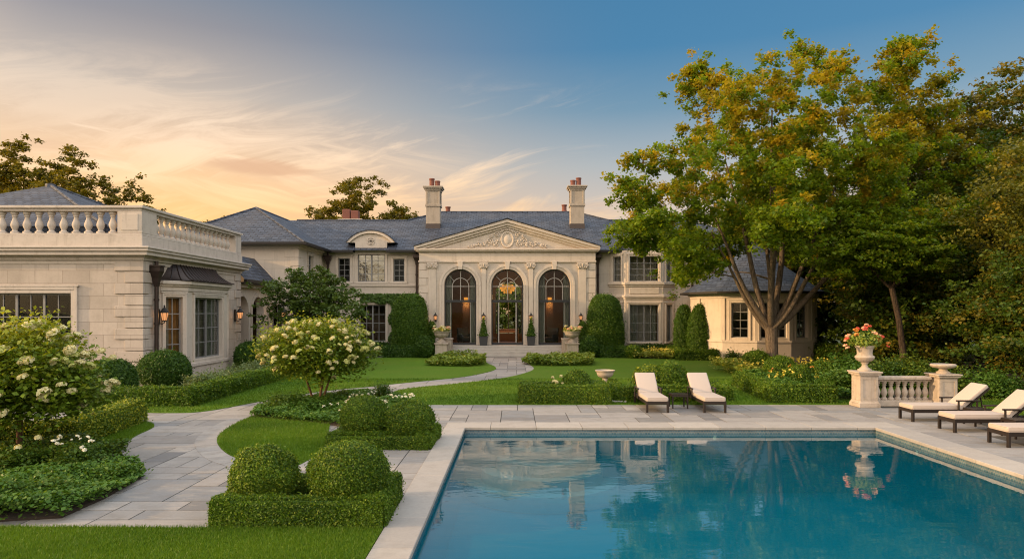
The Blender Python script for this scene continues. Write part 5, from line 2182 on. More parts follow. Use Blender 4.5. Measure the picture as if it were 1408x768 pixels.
r = thing('stone_balustrade', 'low stone balustrade between the two pedestals behind the loungers', 'balustrade', ((bx0 + bx1) / 2, 19.45, 0))
mb = MB()
mb.box(bx0, bx1, 19.28, 19.62, 0, .17)
mb.build('base', 'urn', r, bevel=.012)
mb = MB()
mb.box(bx0, bx1, 19.33, 19.57, .70, .75)
mb.box(bx0, bx1, 19.28, 19.62, .751, .84)
mb.build('rail', 'urn', r, bevel=.015)
mb = MB()
mb.lathe([(a * .62, b * .677) for a, b in BPROF], 14)
bb = mb.build('baluster', 'urn', None, smooth=True)
nb = 8
for i in range(nb):
    o = bb if i == 0 else link_obj('baluster', bb.data)
    o.parent = r
    o.location = (bx0 + (bx1 - bx0) * (i + .5) / nb - (bx0 + bx1) / 2, 0, .171)


# ================================================================== LOUNGERS AND SIDE TABLES
def make_lounger():
    r = thing('sun_lounger', 'x', 'sun lounger', (0, 0, 0), 0, 'cream cushioned sun loungers round the pool')
    w_ = .30
    mb = MB()
    mb.box(-w_, w_, 0, .05, .22, .30)
    mb.box(-w_, -w_ + .045, .052, 1.98, .22, .30)
    mb.box(w_ - .045, w_, .052, 1.98, .22, .30)
    mb.box(-w_ + .047, w_ - .047, 1.93, 1.98, .22, .30)
    for i in range(14):
        y = .12 + i * .13
        mb.box(-w_ + .047, w_ - .047, y, y + .075, .275, .295)
    mb.build('frame', 'bronze', r)
    for x in (-w_, w_ - .05):
        for y in (.002, 1.86):
            mb = MB()
            mb.box(x - .004, x + .054, y - .003, y + .056, 0, .3005)
            mb.build('leg', 'bronze', r, bevel=.004)
    mb = MB()
    mb.box(-w_ + .012, w_ - .012, .0, 1.30, .302, .405)
    cu = mb.build('seat_cushion', 'fabric', r, smooth=True, bevel=.035, seg=3)
    mb = MB()
    for zz in (.309, .397):
        a, b, c_, d_ = -w_ + .018, w_ - .018, .006, 1.294
        mb.tube([(a + .03, c_, zz), (b - .03, c_, zz), (b, c_ + .03, zz), (b, d_ - .03, zz), (b - .03, d_, zz), (a + .03, d_, zz), (a, d_ - .03, zz), (a, c_ + .03, zz), (a + .03, c_, zz)], .007, 5, False)
    mb.build('piping', 'fabric', cu)
    mb = MB(Matrix.Translation((0, 1.27, .325)) @ Matrix.Rotation(R(40), 4, 'X'))
    mb.box(-w_ + .012, w_ - .012, 0, .80, .0, .10)
    mb.build('back_cushion', 'fabric', r, smooth=True, bevel=.035, seg=3)
    mb = MB(mb.M)
    mb.box(-w_ + .01, -w_ + .05, 0, .80, -.045, -.004)
    mb.box(w_ - .05, w_ - .01, 0, .80, -.045, -.004)
    for i in range(7):
        mb.box(-w_ + .05, w_ - .05, .06 + i * .11, .12 + i * .11, -.03, -.008)
    mb.build('back_frame', 'bronze', r)
    mb = MB()
    mb.tube([(-.2, 1.78, .26), (-.2, 1.72, .62)], .016, 6)
    mb.tube([(.2, 1.78, .26), (.2, 1.72, .62)], .016, 6)
    mb.build('back_prop', 'bronze', r)
    for sgn in (-1, 1):
        mb = MB()
        a, b = sorted((sgn * (w_ + .002), sgn * (w_ + .05)))
        mb.box(a, b, 1.05, 1.62, .50, .535)
        mb.box(a + .006, b - .006, 1.09, 1.13, .23, .499)
        mb.box(a + .006, b - .006, 1.54, 1.58, .23, .499)
        mb.build('armrest', 'bronze', r, bevel=.006)
    return r


def make_table():
    r = thing('side_table', 'x', 'side table', (0, 0, 0), 0, 'dark slatted side tables by the loungers')
    mb = MB()
    for i in range(6):
        mb.box(-.22 + i * .075, -.22 + i * .075 + .065, -.22, .22, .375, .395)
    mb.box(-.225, .225, -.225, -.19, .33, .373)
    mb.box(-.225, .225, .19, .225, .33, .373)
    mb.box(-.225, -.19, -.189, .189, .33, .373)
    mb.box(.19, .225, -.189, .189, .33, .373)
    mb.build('table_top', 'bronze', r)
    for x in (-.222, .187):
        for y in (-.222, .187):
            mb = MB()
            mb.box(x, x + .035, y, y + .035, 0, .3295)
            mb.build('leg', 'bronze', r)
    return r


lg = make_lounger()
lg.location = (3.78, 18.08, 0)
lg['label'] = 'cream sun lounger left of the small dark table facing the pool, beside the hedge box'
dup(lg, (5.30, 18.08, 0), label='cream sun lounger right of the small dark table facing the pool, on the far side')
for x, y, lab in ((9.66, 16.90, 'cream sun lounger on the right terrace nearest the stone balustrade'),
                  (9.73, 15.42, 'cream sun lounger on the right terrace between two others'),
                  (9.73, 13.77, 'cream sun lounger on the right terrace nearest the viewer, cut by the picture edge')):
    dup(lg, (x, y, 0), R(-90), lab)
tb = make_table()
tb.location = (4.56, 19.05, 0)
tb['label'] = 'small dark side table between the two loungers on the far side of the pool'
dup(tb, (10.95, 16.14, 0), label='dark side table between the two farther loungers on the right terrace')
dup(tb, (10.75, 14.58, 0), label='dark side table between the two nearer loungers on the right terrace')

# small lamps let into the pool wall
pls = None
for x, y, rz, lab in ((4.6, PY1 - .004, 0, 'small lit pool lamp in the far pool wall below the loungers'),
                      (PX1 - .004, 14.1, R(-90), 'small lit pool lamp in the right pool wall')):
    if pls is None:
        pls = thing('pool_lamp', lab, 'pool lamp', (x, y, -.22), rz, 'pool wall lamps')
        mb = MB(Matrix.Translation((x, y, -.22)) @ Matrix.Rotation(R(90), 4, 'X'))
        mb.lathe([(.07, -.01), (.07, .012), (.05, .016)], 16)
        mb.build('rim', 'trim', pls)
        mb = MB(mb.M)
        mb.lathe([(.045, .012), (.04, .022), (.01, .026)], 14)
        mb.build('lens', 'pool_lamp', pls)
    else:
        dup(pls, (x, y, -.22), rz, lab)

# ================================================================== CLIPPED HEDGES, BALLS AND COLUMNS
def place(name, me, loc, label, cat, group=None, rz=0.0, scale=None):
    o = link_obj(name, me)
    o.location = (loc[0], loc[1], loc[2] if len(loc) > 2 else 0)
    o.rotation_euler = (0, 0, rz)
    if scale: o.scale = scale
    return tag(o, label, cat, group)


def hedge(label, pts, w_, h, leaf, material, seed, closed=False, amp=.025, group='clipped box hedges', cover=2.6, tintp=.12):
    c = np.mean(np.array(pts), axis=0)
    me = hedge_mesh('box_hedge', [(p[0] - c[0], p[1] - c[1]) for p in pts], w_, h, leaf, material, seed, closed, amp, cover, tintp)
    return place('box_hedge', me, (c[0], c[1], 0), label, 'hedge', group)


GB = 'clipped boxwood balls'
# foreground pair in its hedge frame
hedge('low hedge frame round the two nearest boxwood balls by the pool corner', [(-3.66, 8.61), (-1.78, 8.61), (-1.78, 9.75), (-3.66, 9.75)], .28, .37, .026, 'box', 101, True, .02)
place('boxwood_ball', topiary_mesh('boxwood_ball', .52, .47, .97, .028, 'box', 102, flat=.58, low=.42, amp=.02, tintp=.2), (-2.19, 9.02), 'largest nearest boxwood ball, right of the front pair', 'topiary', GB)
place('boxwood_ball', topiary_mesh('boxwood_ball', .42, .42, .88, .028, 'box', 103, flat=.58, low=.42, amp=.05, tintp=.35), (-3.34, 9.10), 'nearest boxwood ball with loose yellowish growth, left of the front pair', 'topiary', GB)
hedge('low hedge frame round the second pair of boxwood balls beside the pool', [(-3.52, 13.42), (-1.82, 13.42), (-1.74, 14.4), (-3.52, 14.4)], .28, .30, .033, 'box', 104, True, .02)
place('boxwood_ball', topiary_mesh('boxwood_ball', .46, .44, .97, .034, 'box', 105, flat=.58, low=.42, amp=.02), (-3.03, 13.80), 'round boxwood ball on the left of the second pair by the pool', 'topiary', GB)
place('boxwood_ball', topiary_mesh('boxwood_ball', .50, .45, .88, .034, 'box', 106, flat=.57, low=.45, amp=.02, tintp=.2), (-2.12, 13.76), 'broad boxwood ball on the right of the second pair by the pool', 'topiary', GB)
# left side by the near wing
place('boxwood_ball', topiary_mesh('boxwood_ball', .82, .78, 1.34, .06, 'box_dark', 107, flat=.48, amp=.03), (-11.95, 23.3), 'dark clipped dome in front of the copper downpipe on the near wing', 'topiary', GB)
place('boxwood_ball', topiary_mesh('boxwood_ball', .72, .70, 1.22, .055, 'box_dark', 108, flat=.48, amp=.03), (-12.2, 20.6), 'dark clipped ball at the front corner of the near wing behind the flowering shrub', 'topiary', GB)
place('boxwood_ball', topiary_mesh('boxwood_ball', .68, .68, 1.30, .065, 'box_dark', 109, flat=.48, amp=.03), (-11.75, 30.4), 'dark clipped ball at the far end of the bay window beside the loggia', 'topiary', GB)
hedge('long low hedge running along the near wing to the lawn', [(-13.5, 19.45), (-9.35, 19.45), (-9.35, 30.5)], .56, .50, .055, 'box', 110, False, .025)
# box hedge on the lawn, centre
hedge('square hedge box standing alone between the path and the lawn urn', [(.40, 19.93), (2.54, 19.93), (2.54, 21.1), (.40, 21.1)], .46, .50, .048, 'box', 111, True, .02, tintp=.25)
place('boxwood_ball', topiary_mesh('boxwood_ball', .43, .43, .90, .05, 'box', 112, flat=.5, amp=.02), (1.86, 20.55), 'boxwood ball inside the square hedge box', 'topiary', GB)
# behind the centre loungers
hedge('low hedge behind the two centre loungers', [(3.15, 22.6), (3.15, 20.35), (6.3, 20.55), (6.3, 21.4)], .42, .42, .05, 'box', 113, False, .03, tintp=.25)
place('boxwood_ball', topiary_mesh('boxwood_ball', .55, .52, 1.02, .055, 'box', 114, flat=.5, amp=.03), (4.95, 21.9), 'boxwood ball above the left centre lounger', 'topiary', GB)
place('boxwood_ball', topiary_mesh('boxwood_ball', .52, .5, .95, .055, 'hyd', 115, flat=.5, amp=.06), (4.32, 22.0), 'looser yellow-green rounded bush left of the ball above the lounger', 'shrub', GB)
# right
hedge('low hedge angled round the flower bed left of the flower urn', [(8.02, 24.4), (7.68, 20.1), (9.38, 20.1)], .44, .50, .05, 'box', 116, False, .025)
# entrance
hedge('low hedge at the foot of the left tall clipped column', [(-7.6, 39.6), (-5.55, 39.6)], .9, .62, .09, 'box_dark', 117)
place('boxwood_ball', topiary_mesh('boxwood_ball', .58, .58, 1.20, .085, 'box_dark', 118, flat=.5, amp=.02), (-5.15, 39.3), 'dark boxwood ball left of the left step plinth', 'topiary', GB)
place('boxwood_ball', topiary_mesh('boxwood_ball', .58, .58, 1.20, .085, 'box_dark', 118, flat=.5, amp=.02), (4.22, 39.3), 'dark boxwood ball right of the right step plinth', 'topiary', GB)
hedge('low hedge at the foot of the right tall clipped column', [(4.85, 39.4), (6.85, 39.4)], .8, .62, .09, 'box_dark', 119)
place('boxwood_ball', topiary_mesh('boxwood_ball', .42, .42, .72, .085, 'box', 120, flat=.5, amp=.02), (6.75, 38.95), 'small round box bush ending the low hedge right of the entrance', 'topiary', GB)
hedge('long low hedge under the right bay window', [(7.0, 40.9), (10.4, 40.9)], .5, .62, .09, 'box_dark', 121)
hedge('low hedge at the foot of the cypress pair', [(9.2, 40.3), (9.2, 37.4), (11.4, 37.2)], .5, .55, .09, 'box', 122)
hedge('low hedge under the left ground-floor window', [(-10.8, 41.3), (-7.7, 41.3)], .6, .75, .09, 'box_dark', 123)
GC = 'tall clipped topiary columns by the entrance'
place('topiary_column', topiary_mesh('topiary_column', .97, .9, 3.62, .085, 'yew', 124, p=3.2, flat=.5, amp=.05), (-6.22, 40.55), 'tall broad clipped column left of the entrance, beside the ivy', 'topiary', GC)
place('topiary_column', topiary_mesh('topiary_column', 1.10, .95, 3.62, .085, 'yew', 125, p=2.8, flat=.46, amp=.06, taper=.08), (5.35, 40.6), 'tall broad clipped column right of the entrance, bulging at the base', 'topiary', GC)
place('topiary_column', topiary_mesh('topiary_column', .60, .6, 3.0, .085, 'yew', 126, p=2.4, flat=.45, amp=.04, taper=.25), (9.72, 39.3), 'narrow clipped cypress column, left and farther of the pair', 'topiary', GC)
place('topiary_column', topiary_mesh('topiary_column', .80, .75, 3.05, .085, 'yew', 127, p=2.3, flat=.38, amp=.04, taper=.28), (10.45, 38.4), 'narrow clipped cypress column, right and nearer of the pair', 'topiary', GC)


# ================================================================== SHRUBS, GROUND COVER, FLOWERS
def shrub(label, x, y, rx, ry, h, leaf, material, seed, n=None, name='shrub', group=None, tintp=.2, stems=True, cat='shrub', blob=18):
    """loose bush: several leaf clumps over a low body, woody stems inside"""
    r = thing(name, label, cat, (x, y, 0), 0, group)
    g = rng(seed)
    n = n or int(2.6 * 2 * PI * (rx * ry + (rx + ry) * .5 * h) / (.35 * leaf * leaf) * .42)
    nc = blob
    dirs = unit(g.normal(size=(nc, 3)))
    dirs[:, 2] = np.abs(dirs[:, 2])
    c = dirs * np.array([rx, ry, h * .62]) * g.uniform(.35, .78, (nc, 1))
    c[:, 2] += h * .16
    per = max(8, n // nc)
    q, rr_, ti = cluster_leaves(c, per, min(rx, ry) * .50, .75, leaf, g, .66, (g.random(nc) < tintp) * g.uniform(.2, .9, nc), .5)
    q[:, 2] = np.maximum(q[:, 2], .015)
    link_obj('foliage', mesh_np('foliage', q, rr_, ti, material), r)
    if stems:
        mb = MB(T(x, y))
        for k in range(5):
            e = c[k % nc]
            mb.tube([(0.04 * math.cos(k * 1.3), .04 * math.sin(k * 1.3), 0), (e[0] * .5, e[1] * .5, e[2] * .55), tuple(e)], [.022, .016, .006], 5)
        mb.build('stem', 'bark_dark', r)
    return r


def flower_heads(r, mats, size, spots, seed, kinds=3, name='flower_head', flat=.8, n=40):
    rr_ = random.Random(seed)
    ms = [bloom_mesh(size, rr_.choice(mats), seed * 7 + i, n, flat) for i in range(kinds)]
    for p in spots:
        o = link_obj(name, rr_.choice(ms), r)
        o.location = p
        o.rotation_euler = (rr_.uniform(-.6, .6), rr_.uniform(-.6, .6), rr_.uniform(0, 6))
        s_ = rr_.uniform(.65, 1.2)
        o.scale = (s_, s_, s_ * rr_.uniform(.9, 1.25))


def ground_cover(label, poly, h, leaf, material, seed, cover=2.2, tintp=.12, name='ground_cover', bumps=1.6, zbase=.02):
    g = rng(seed)
    _, _, ar = poly_sample(poly, 10, g)
    n = int(cover * ar / (.35 * leaf * leaf))
    x, y, _ = poly_sample(poly, n, g)
    n = len(x)
    p0 = np.column_stack([x, y, np.zeros(n)])
    top = h * (0.72 + wob(p0, bumps, seed, .45) + wob(p0, bumps * 3.5, seed + 1, .22))
    z = zbase + np.maximum(top, h * .25) * g.random(n) ** .35
    nr = unit(np.column_stack([g.normal(size=(n, 2)) * .55, np.full(n, 1.0)]))
    q = leaf_arrays(np.column_stack([x, y, z]), nr, leaf * g.uniform(.6, 1.35, n), .85, g, .1)
    rr_ = np.clip(g.random(n) * .7 + wob(p0, 1.3, seed + 2, .3) + .2, 0, 1)
    ti = (g.random(n) < tintp) * g.uniform(.3, 1, n)
    o = link_obj(name, mesh_np(name, q, rr_, ti, material))
    return tag(o, label, 'ground cover', kind='stuff')


def bed(poly, z=.03):
    cx_ = sum(p[0] for p in poly) / len(poly)
    cy_ = sum(p[1] for p in poly) / len(poly)
    poly = [(cx_ + (p[0] - cx_) * .95, cy_ + (p[1] - cy_) * .95) for p in poly]
    b = MB()
    b.prism_z(poly, -.02, z)
    struct(b.build('planting_bed', 'soil'))


def scatter_blooms(label, poly, mats, size, n, h, seed, name='flowers'):
    """many tiny flowers of one bed: nobody could count them"""
    g = rng(seed)
    x, y, _ = poly_sample(poly, n, g)
    n = len(x)
    k = 7
    c = np.column_stack([x, y, h * g.uniform(.75, 1.15, n)])
    c = np.repeat(c, k, axis=0)
    c += g.normal(size=c.shape) * size * .28
    nr = unit(np.column_stack([g.normal(size=(n * k, 2)) * .6, np.full(n * k, .8)]))
    q = leaf_arrays(c, nr, size * .6 * g.uniform(.7, 1.3, n * k), .85, g, .1)
    o = link_obj(name, mesh_np(name, q, g.random(n * k), np.zeros(n * k), mats))
    return tag(o, label, 'flowers', kind='stuff')


# front-left bed
FB = px([(-90, 727), (84, 716), (146, 688), (200, 657), (196, 642), (176, 628), (150, 622), (90, 612), (40, 612), (-90, 640)])
bed(FB)
ground_cover('low bright green leafy ground cover in the front-left bed', px([(-90, 727), (85, 717), (149, 688), (200, 656), (190, 640), (150, 640), (60, 650), (-90, 660)]), .26, .060, 'cover', 201, 2.6)
ground_cover('darker mixed foliage at the back of the front-left bed', px([(-90, 662), (60, 652), (150, 642), (182, 636), (168, 628), (90, 616), (-90, 640)]), .34, .05, 'shrub', 202, 2.4, .3)
for i, (px_, py_, rx, h, mt, lab) in enumerate(((20, 652, .55, .62, 'shrub', 'dark bushy perennial beneath the big flowering shrub, at the left picture edge'),
                                               (112, 650, .45, .58, 'shrub', 'dark bushy perennial with white flowers in the front-left bed'),
                                               (150, 660, .42, .36, 'cover', 'low mounded plant at the tip of the front-left bed'),
                                               (60, 690, .5, .42, 'cover', 'leafy green mound at the front of the front-left bed'),
                                               (-20, 700, .6, .48, 'cover', 'leafy green mound at the left picture edge of the front-left bed'))):
    x, y = G(px_, py_)
    r = shrub(lab, x, y, rx, rx * .9, h, .055, mt, 210 + i, group='bushy perennials in the front-left bed')
    if i == 1:
        rr2 = random.Random(3)
        flower_heads(r, ['petal_white'], .06, [(rr2.uniform(-.42, .4), rr2.uniform(-.45, .1), h * rr2.uniform(.75, 1.12)) for _ in range(13)], 5)
    if i == 0:
        rr2 = random.Random(4)
        flower_heads(r, ['petal_cream'], .09, [(rr2.uniform(-.4, .45), rr2.uniform(-.4, .1), h * rr2.uniform(.7, 1.05)) for _ in range(7)], 6)
hedge('yellow-green low hedge behind the big flowering shrub', [(-12.2, 13.0), (-8.9, 13.6), (-9.25, 16.6)], .55, .50, .045, 'hyd', 220, False, .06, tintp=.35)


# hydrangea trees
def hydrangea(label, x, y, rx, ry, z0, z1, nstems, leaf, seed, heads, hsize, nleaf, ground_r=.05, lowtrunk=.6, mats=('petal_cream', 'petal_cream', 'petal_lime')):
    r = thing('hydrangea_tree', label, 'flowering shrub', (x, y, 0), 0, 'cream flowering hydrangea trees')
    g = rng(seed)
    rr_ = random.Random(seed)
    nc = 110
    dirs = unit(g.normal(size=(nc, 3)))
    rad = g.uniform(.35, 1.0, nc) ** .6
    zc = z0 + (z1 - z0) * .42
    c = dirs * rad[:, None]
    c = np.column_stack([c[:, 0] * rx, c[:, 1] * ry, np.where(c[:, 2] > 0, zc + c[:, 2] * (z1 - zc), zc + c[:, 2] * (zc - z0))])
    c += g.normal(size=c.shape) * .06
    tints = np.clip((c[:, 2] - zc) / (z1 - zc), 0, 1) * g.uniform(.1, .9, nc)  # top light painted in: leaves turn brighter lime towards the crown's top
    q, r1, ti = cluster_leaves(c, nleaf // nc, rx * .26, .8, leaf, g, .68, tints, .45)
    link_obj('crown', mesh_np('crown', q, r1, ti, 'hyd'), r)
    for k in range(nstems):
        mb = MB(T(x, y))
        a = k * 2.4 + .5
        br = ground_r * (nstems > 1)
        p0 = Vector((br * math.cos(a), br * math.sin(a), 0))
        top = Vector((rx * .38 * math.cos(a) * (nstems > 1), ry * .38 * math.sin(a) * (nstems > 1), z0 + (z1 - z0) * .35))
        mid = p0.lerp(top, .5) + Vector((.03 * math.cos(a + 1), .03 * math.sin(a + 1), .05))
        rt = .045 if nstems == 1 else .030
        mb.tube([p0, mid, top], [rt * 1.15, rt, rt * .7], 8)
        for j in range(26 // nstems + 3):
            e = Vector(c[rr_.randrange(nc)])
            s0 = mid.lerp(top, rr_.uniform(.3, 1))
            m_ = s0.lerp(e, .55) + Vector((0, 0, .06))
            mb.tube([s0, m_, e], [.014, .010, .004], 5)
        mb.build('trunk', 'bark_warm', r, smooth=True)
    ms = [bloom_mesh(hsize, mats[i % len(mats)], seed * 3 + i, 60, .85) for i in range(4)]
    for k in range(heads):
        d_ = Vector((rr_.gauss(0, 1), rr_.gauss(0, 1) - .45, rr_.gauss(.55, .8))).normalized()
        zz = zc + d_.z * ((z1 - zc) if d_.z > 0 else (zc - z0))
        k_ = rr_.uniform(1.02, 1.16)
        o = link_obj('flower_head', ms[rr_.randrange(4)], r)
        o.location = (d_.x * rx * k_, d_.y * ry * k_, zc + (zz - zc) * k_)
        o.rotation_euler = (rr_.uniform(-.7, .7), rr_.uniform(-.7, .7), rr_.uniform(0, 6))
        s_ = rr_.uniform(.6, 1.15)
        o.scale = (s_, s_, s_ * rr_.uniform(.8, 1.2))
    return r


hx, hy = G(14, 634)
hydrangea('big hydrangea tree with cream flower heads at the left picture edge, on one dark stem', hx + .15, hy, 1.46, 1.12, .80, 2.36, 1, .085, 301, 98, .165, 22000)
x, y = G(437, 556)
hydrangea('hydrangea tree full of cream blooms on several slim stems beside the curving path', x, y, 1.50, 1.25, .85, 2.36, 4, .085, 302, 98, .16, 20000, .10)

# bed under the second hydrangea
HB = px([(342, 574), (352, 562), (392, 551), (440, 545), (500, 540), (540, 545), (566, 553), (556, 566), (520, 580), (470, 588), (445, 584)])
bed(HB)
ground_cover('low green ground cover under the hydrangea by the path', px([(344, 574), (354, 563), (392, 552), (440, 547), (500, 542), (538, 547), (562, 554), (552, 566), (515, 582), (470, 588), (445, 583)]), .24, .062, 'cover', 203, 2.5, .15)
scatter_blooms('tiny white flowers scattered over the bed under the hydrangea', px([(440, 575), (470, 560), (520, 548), (560, 556), (530, 575), (480, 582)]), 'petal_white', .07, 90, .30, 204)
for i, (px_, py_, rx, h, mt, lab) in enumerate(((398, 566, .62, .62, 'shrub', 'dark loose bush left of the hydrangea stems'),
                                               (524, 550, .44, .62, 'shrub', 'rounded bush at the right end of the hydrangea bed'),
                                               (468, 552, .42, .46, 'shrub', 'small dark bush right of the hydrangea stems'),
                                               (556, 560, .42, .36, 'cover', 'low white-flowered plant at the path corner of the hydrangea bed'))):
    x, y = G(px_, py_)
    r = shrub(lab, x, y, rx, rx * .8, h, .06, mt, 230 + i, group='bushes in the hydrangea bed')
    if i == 3:
        rr2 = random.Random(9)
        flower_heads(r, ['petal_white'], .07, [(rr2.uniform(-.4, .4), rr2.uniform(-.35, .1), h * rr2.uniform(.85, 1.15)) for _ in range(12)], 8)

# between the near wing and its hedge
bed([(-13.2, 22.2), (-9.7, 20.0), (-9.65, 30.8), (-9.9, 36.5), (-11.8, 37.3), (-13.2, 33)], .028)
for i in range(8):
    y = 22.8 + i * 1.15
    shrub('pale green leafy bush in the row between the bay window and the long hedge', -10.45 - .1 * (i % 2), y, .62, .62, .72, .075, 'pale', 240 + i, group='pale bushes under the bay window', tintp=.4, blob=12)

# beds at the entrance path
for nm, pl, sd_ in (('left', px([(584, 503), (600, 494.5), (655, 494), (668, 498), (668, 502.5), (640, 504.5)]), 205), ('right', px([(718, 500), (728, 495), (780, 494.5), (818, 498), (815, 503), (760, 503.5), (730, 503)]), 206)):
    ground_cover('low lime-green planting on the lawn %s of the entrance path' % nm, pl, .46, .12, 'lime', sd_, 2.6, .1, bumps=2.2)
ground_cover('yellow-flowered low planting under the right bay window', px([(870, 493), (872, 488), (925, 487), (932, 492), (925, 494)]), .45, .11, 'lime', 207, 2.4, .8)
scatter_blooms('pale yellow flowers under the right bay window', px([(870, 493), (872, 488), (925, 487), (932, 492), (925, 494)]), 'petal_yellow', .16, 110, .50, 208)
ground_cover('low pale planting below the left ground-floor window', px([(500, 491), (503, 487), (525, 486), (528, 491)]), .4, .11, 'lime', 209, 2.4, .3)
# plants inside the hedge boxes
for i, (x, y, rx, h, mt, lab) in enumerate(((.95, 20.5, .42, .66, 'shrub', 'low bush at the left inside the square hedge box'),
                                           (1.38, 20.6, .36, .72, 'hyd', 'pale-flowered bush beside the ball in the square hedge box'),
                                           (3.7, 21.3, .5, .6, 'shrub', 'dark bush inside the hedge behind the left centre lounger'),
                                           (5.6, 21.2, .6, .55, 'shrub', 'low grey-green bush between the two centre loungers'),
                                           (6.4, 22.2, .5, .5, 'shrub', 'low bush behind the right centre lounger'))):
    r = shrub(lab, x, y, rx, rx * .8, h, .06, mt, 260 + i)
    if i == 1:
        rr2 = random.Random(19)
        flower_heads(r, ['petal_cream'], .10, [(rr2.uniform(-.3, .3), rr2.uniform(-.3, .1), h * rr2.uniform(.72, 1.02)) for _ in range(9)], 18)

# right-hand flower beds
RB = [(8.3, 24.8), (8.1, 20.4), (12.6, 20.3), (30, 21), (30, 36), (12, 38.2), (10.8, 36.5), (9.9, 31)]
bed(RB, .026)
ground_cover('green mounded planting behind the angled hedge on the right', [(8.3, 24.6), (8.2, 20.5), (11.6, 20.5), (12.0, 26), (9.4, 30), (9.0, 27)], .36, .085, 'cover', 270, 2.2, .25, bumps=1.8)
ground_cover('yellow-green flowering strip in front of the maple', [(8.9, 31.5), (9.0, 27.2), (14.2, 26.5), (14.5, 30.2), (11, 31)], .55, .10, 'lime', 271, 2.2, .5, bumps=1.6)
scatter_blooms('yellow flowers in the strip in front of the maple', [(8.9, 31.5), (9.0, 27.2), (14.2, 26.5), (14.5, 30.2), (11, 31)], 'petal_yellow', .12, 170, .58, 272)
scatter_blooms('orange flowers dotted in the right-hand bed', [(8.6, 22), (11.4, 21), (11.6, 24), (9, 25)], 'petal_orange', .11, 9, .62, 273)
scatter_blooms('yellow flowers dotted in the right-hand bed', [(8.4, 21.5), (9.6, 21), (9.6, 23.5), (8.6, 24)], 'petal_yellow', .12, 16, .62, 274)
rsh = [(1040, 512, .75, .95, 'cover', 'rounded green bush left in the flower bed behind the angled hedge'), (1072, 524, .72, .95, 'box', 'rounded box bush in the middle of the bed behind the angled hedge'),
       (1096, 530, .55, .72, 'cover', 'rounded bush right of the box bush behind the angled hedge'), (1128, 524, .7, .72, 'cover', 'low bush near the flower urn behind the angled hedge'),
       (1150, 516, .8, .75, 'cover', 'loose low bush left of the flower urn'), (1010, 502, .7, .85, 'shrub', 'dark bush at the lawn edge left of the yellow flowers'),
       (990, 494, .8, 1.1, 'shrub', 'leafy bush at the lawn edge below the garden room'), (975, 488, .9, 1.45, 'cover', 'upright bright green bush beside the cypress pair'),
       (1000, 489, 1.0, 1.6, 'cover', 'tall bright green bush at the left foot of the garden room'), (1030, 492, 1.0, 1.35, 'shrub', 'dark bush below the first garden-room window'),
       (1052, 493, .9, 1.3, 'shrub', 'dark bush just left of the maple trunk'), (1090, 494, 1.0, 1.4, 'shrub', 'dark bush just right of the maple trunk'),
       (1118, 494, 1.1, 1.5, 'shrub', 'dark bush at the right corner of the garden room'), (1148, 497, 1.2, 1.5, 'shrub', 'dark bush behind the flower bed, left of the flower urn')]
for i, (px_, py_, rx, h, mt, lab) in enumerate(rsh):
    x, y = G(px_, py_)
    if i < 4:
        place('boxwood_ball', topiary_mesh('boxwood_ball', rx * .8, rx * .75, h, .055, 'box', 285 + i, flat=.5, amp=.03), (x, y), lab.replace('bush', 'clipped bush'), 'topiary', GB)
        continue
    shrub(lab, x, y, rx, rx * .85, h, .06 + y * .0012, mt, 280 + i, group='bushes in the right-hand beds')
GH = ['leafy bush behind the balustrade, next to the flower urn', 'leafy bush behind the middle of the balustrade', 'leafy bush behind the stone dish', 'leafy bush behind the farthest right lounger',
      'leafy bush beyond the grass strip at the right picture edge', 'low bush at the base of the leaning trunk', 'low bush beyond the balustrade in the shade']
for i, (x, y, rx, h) in enumerate(((11.0, 22.4, .95, 1.25), (12.4, 22.9, 1.05, 1.35), (13.7, 22.2, 1.1, 1.3), (14.9, 21.2, 1.1, 1.2), (16.0, 19.9, 1.15, 1.25), (14.2, 25.0, 1.2, 1.4), (12.2, 25.6, 1.2, 1.3))):
    shrub(GH[i], x, y, rx, rx * .8, h, .085, 'shrub' if i % 3 else 'cover', 310 + i, group='bushes behind the balustrade')


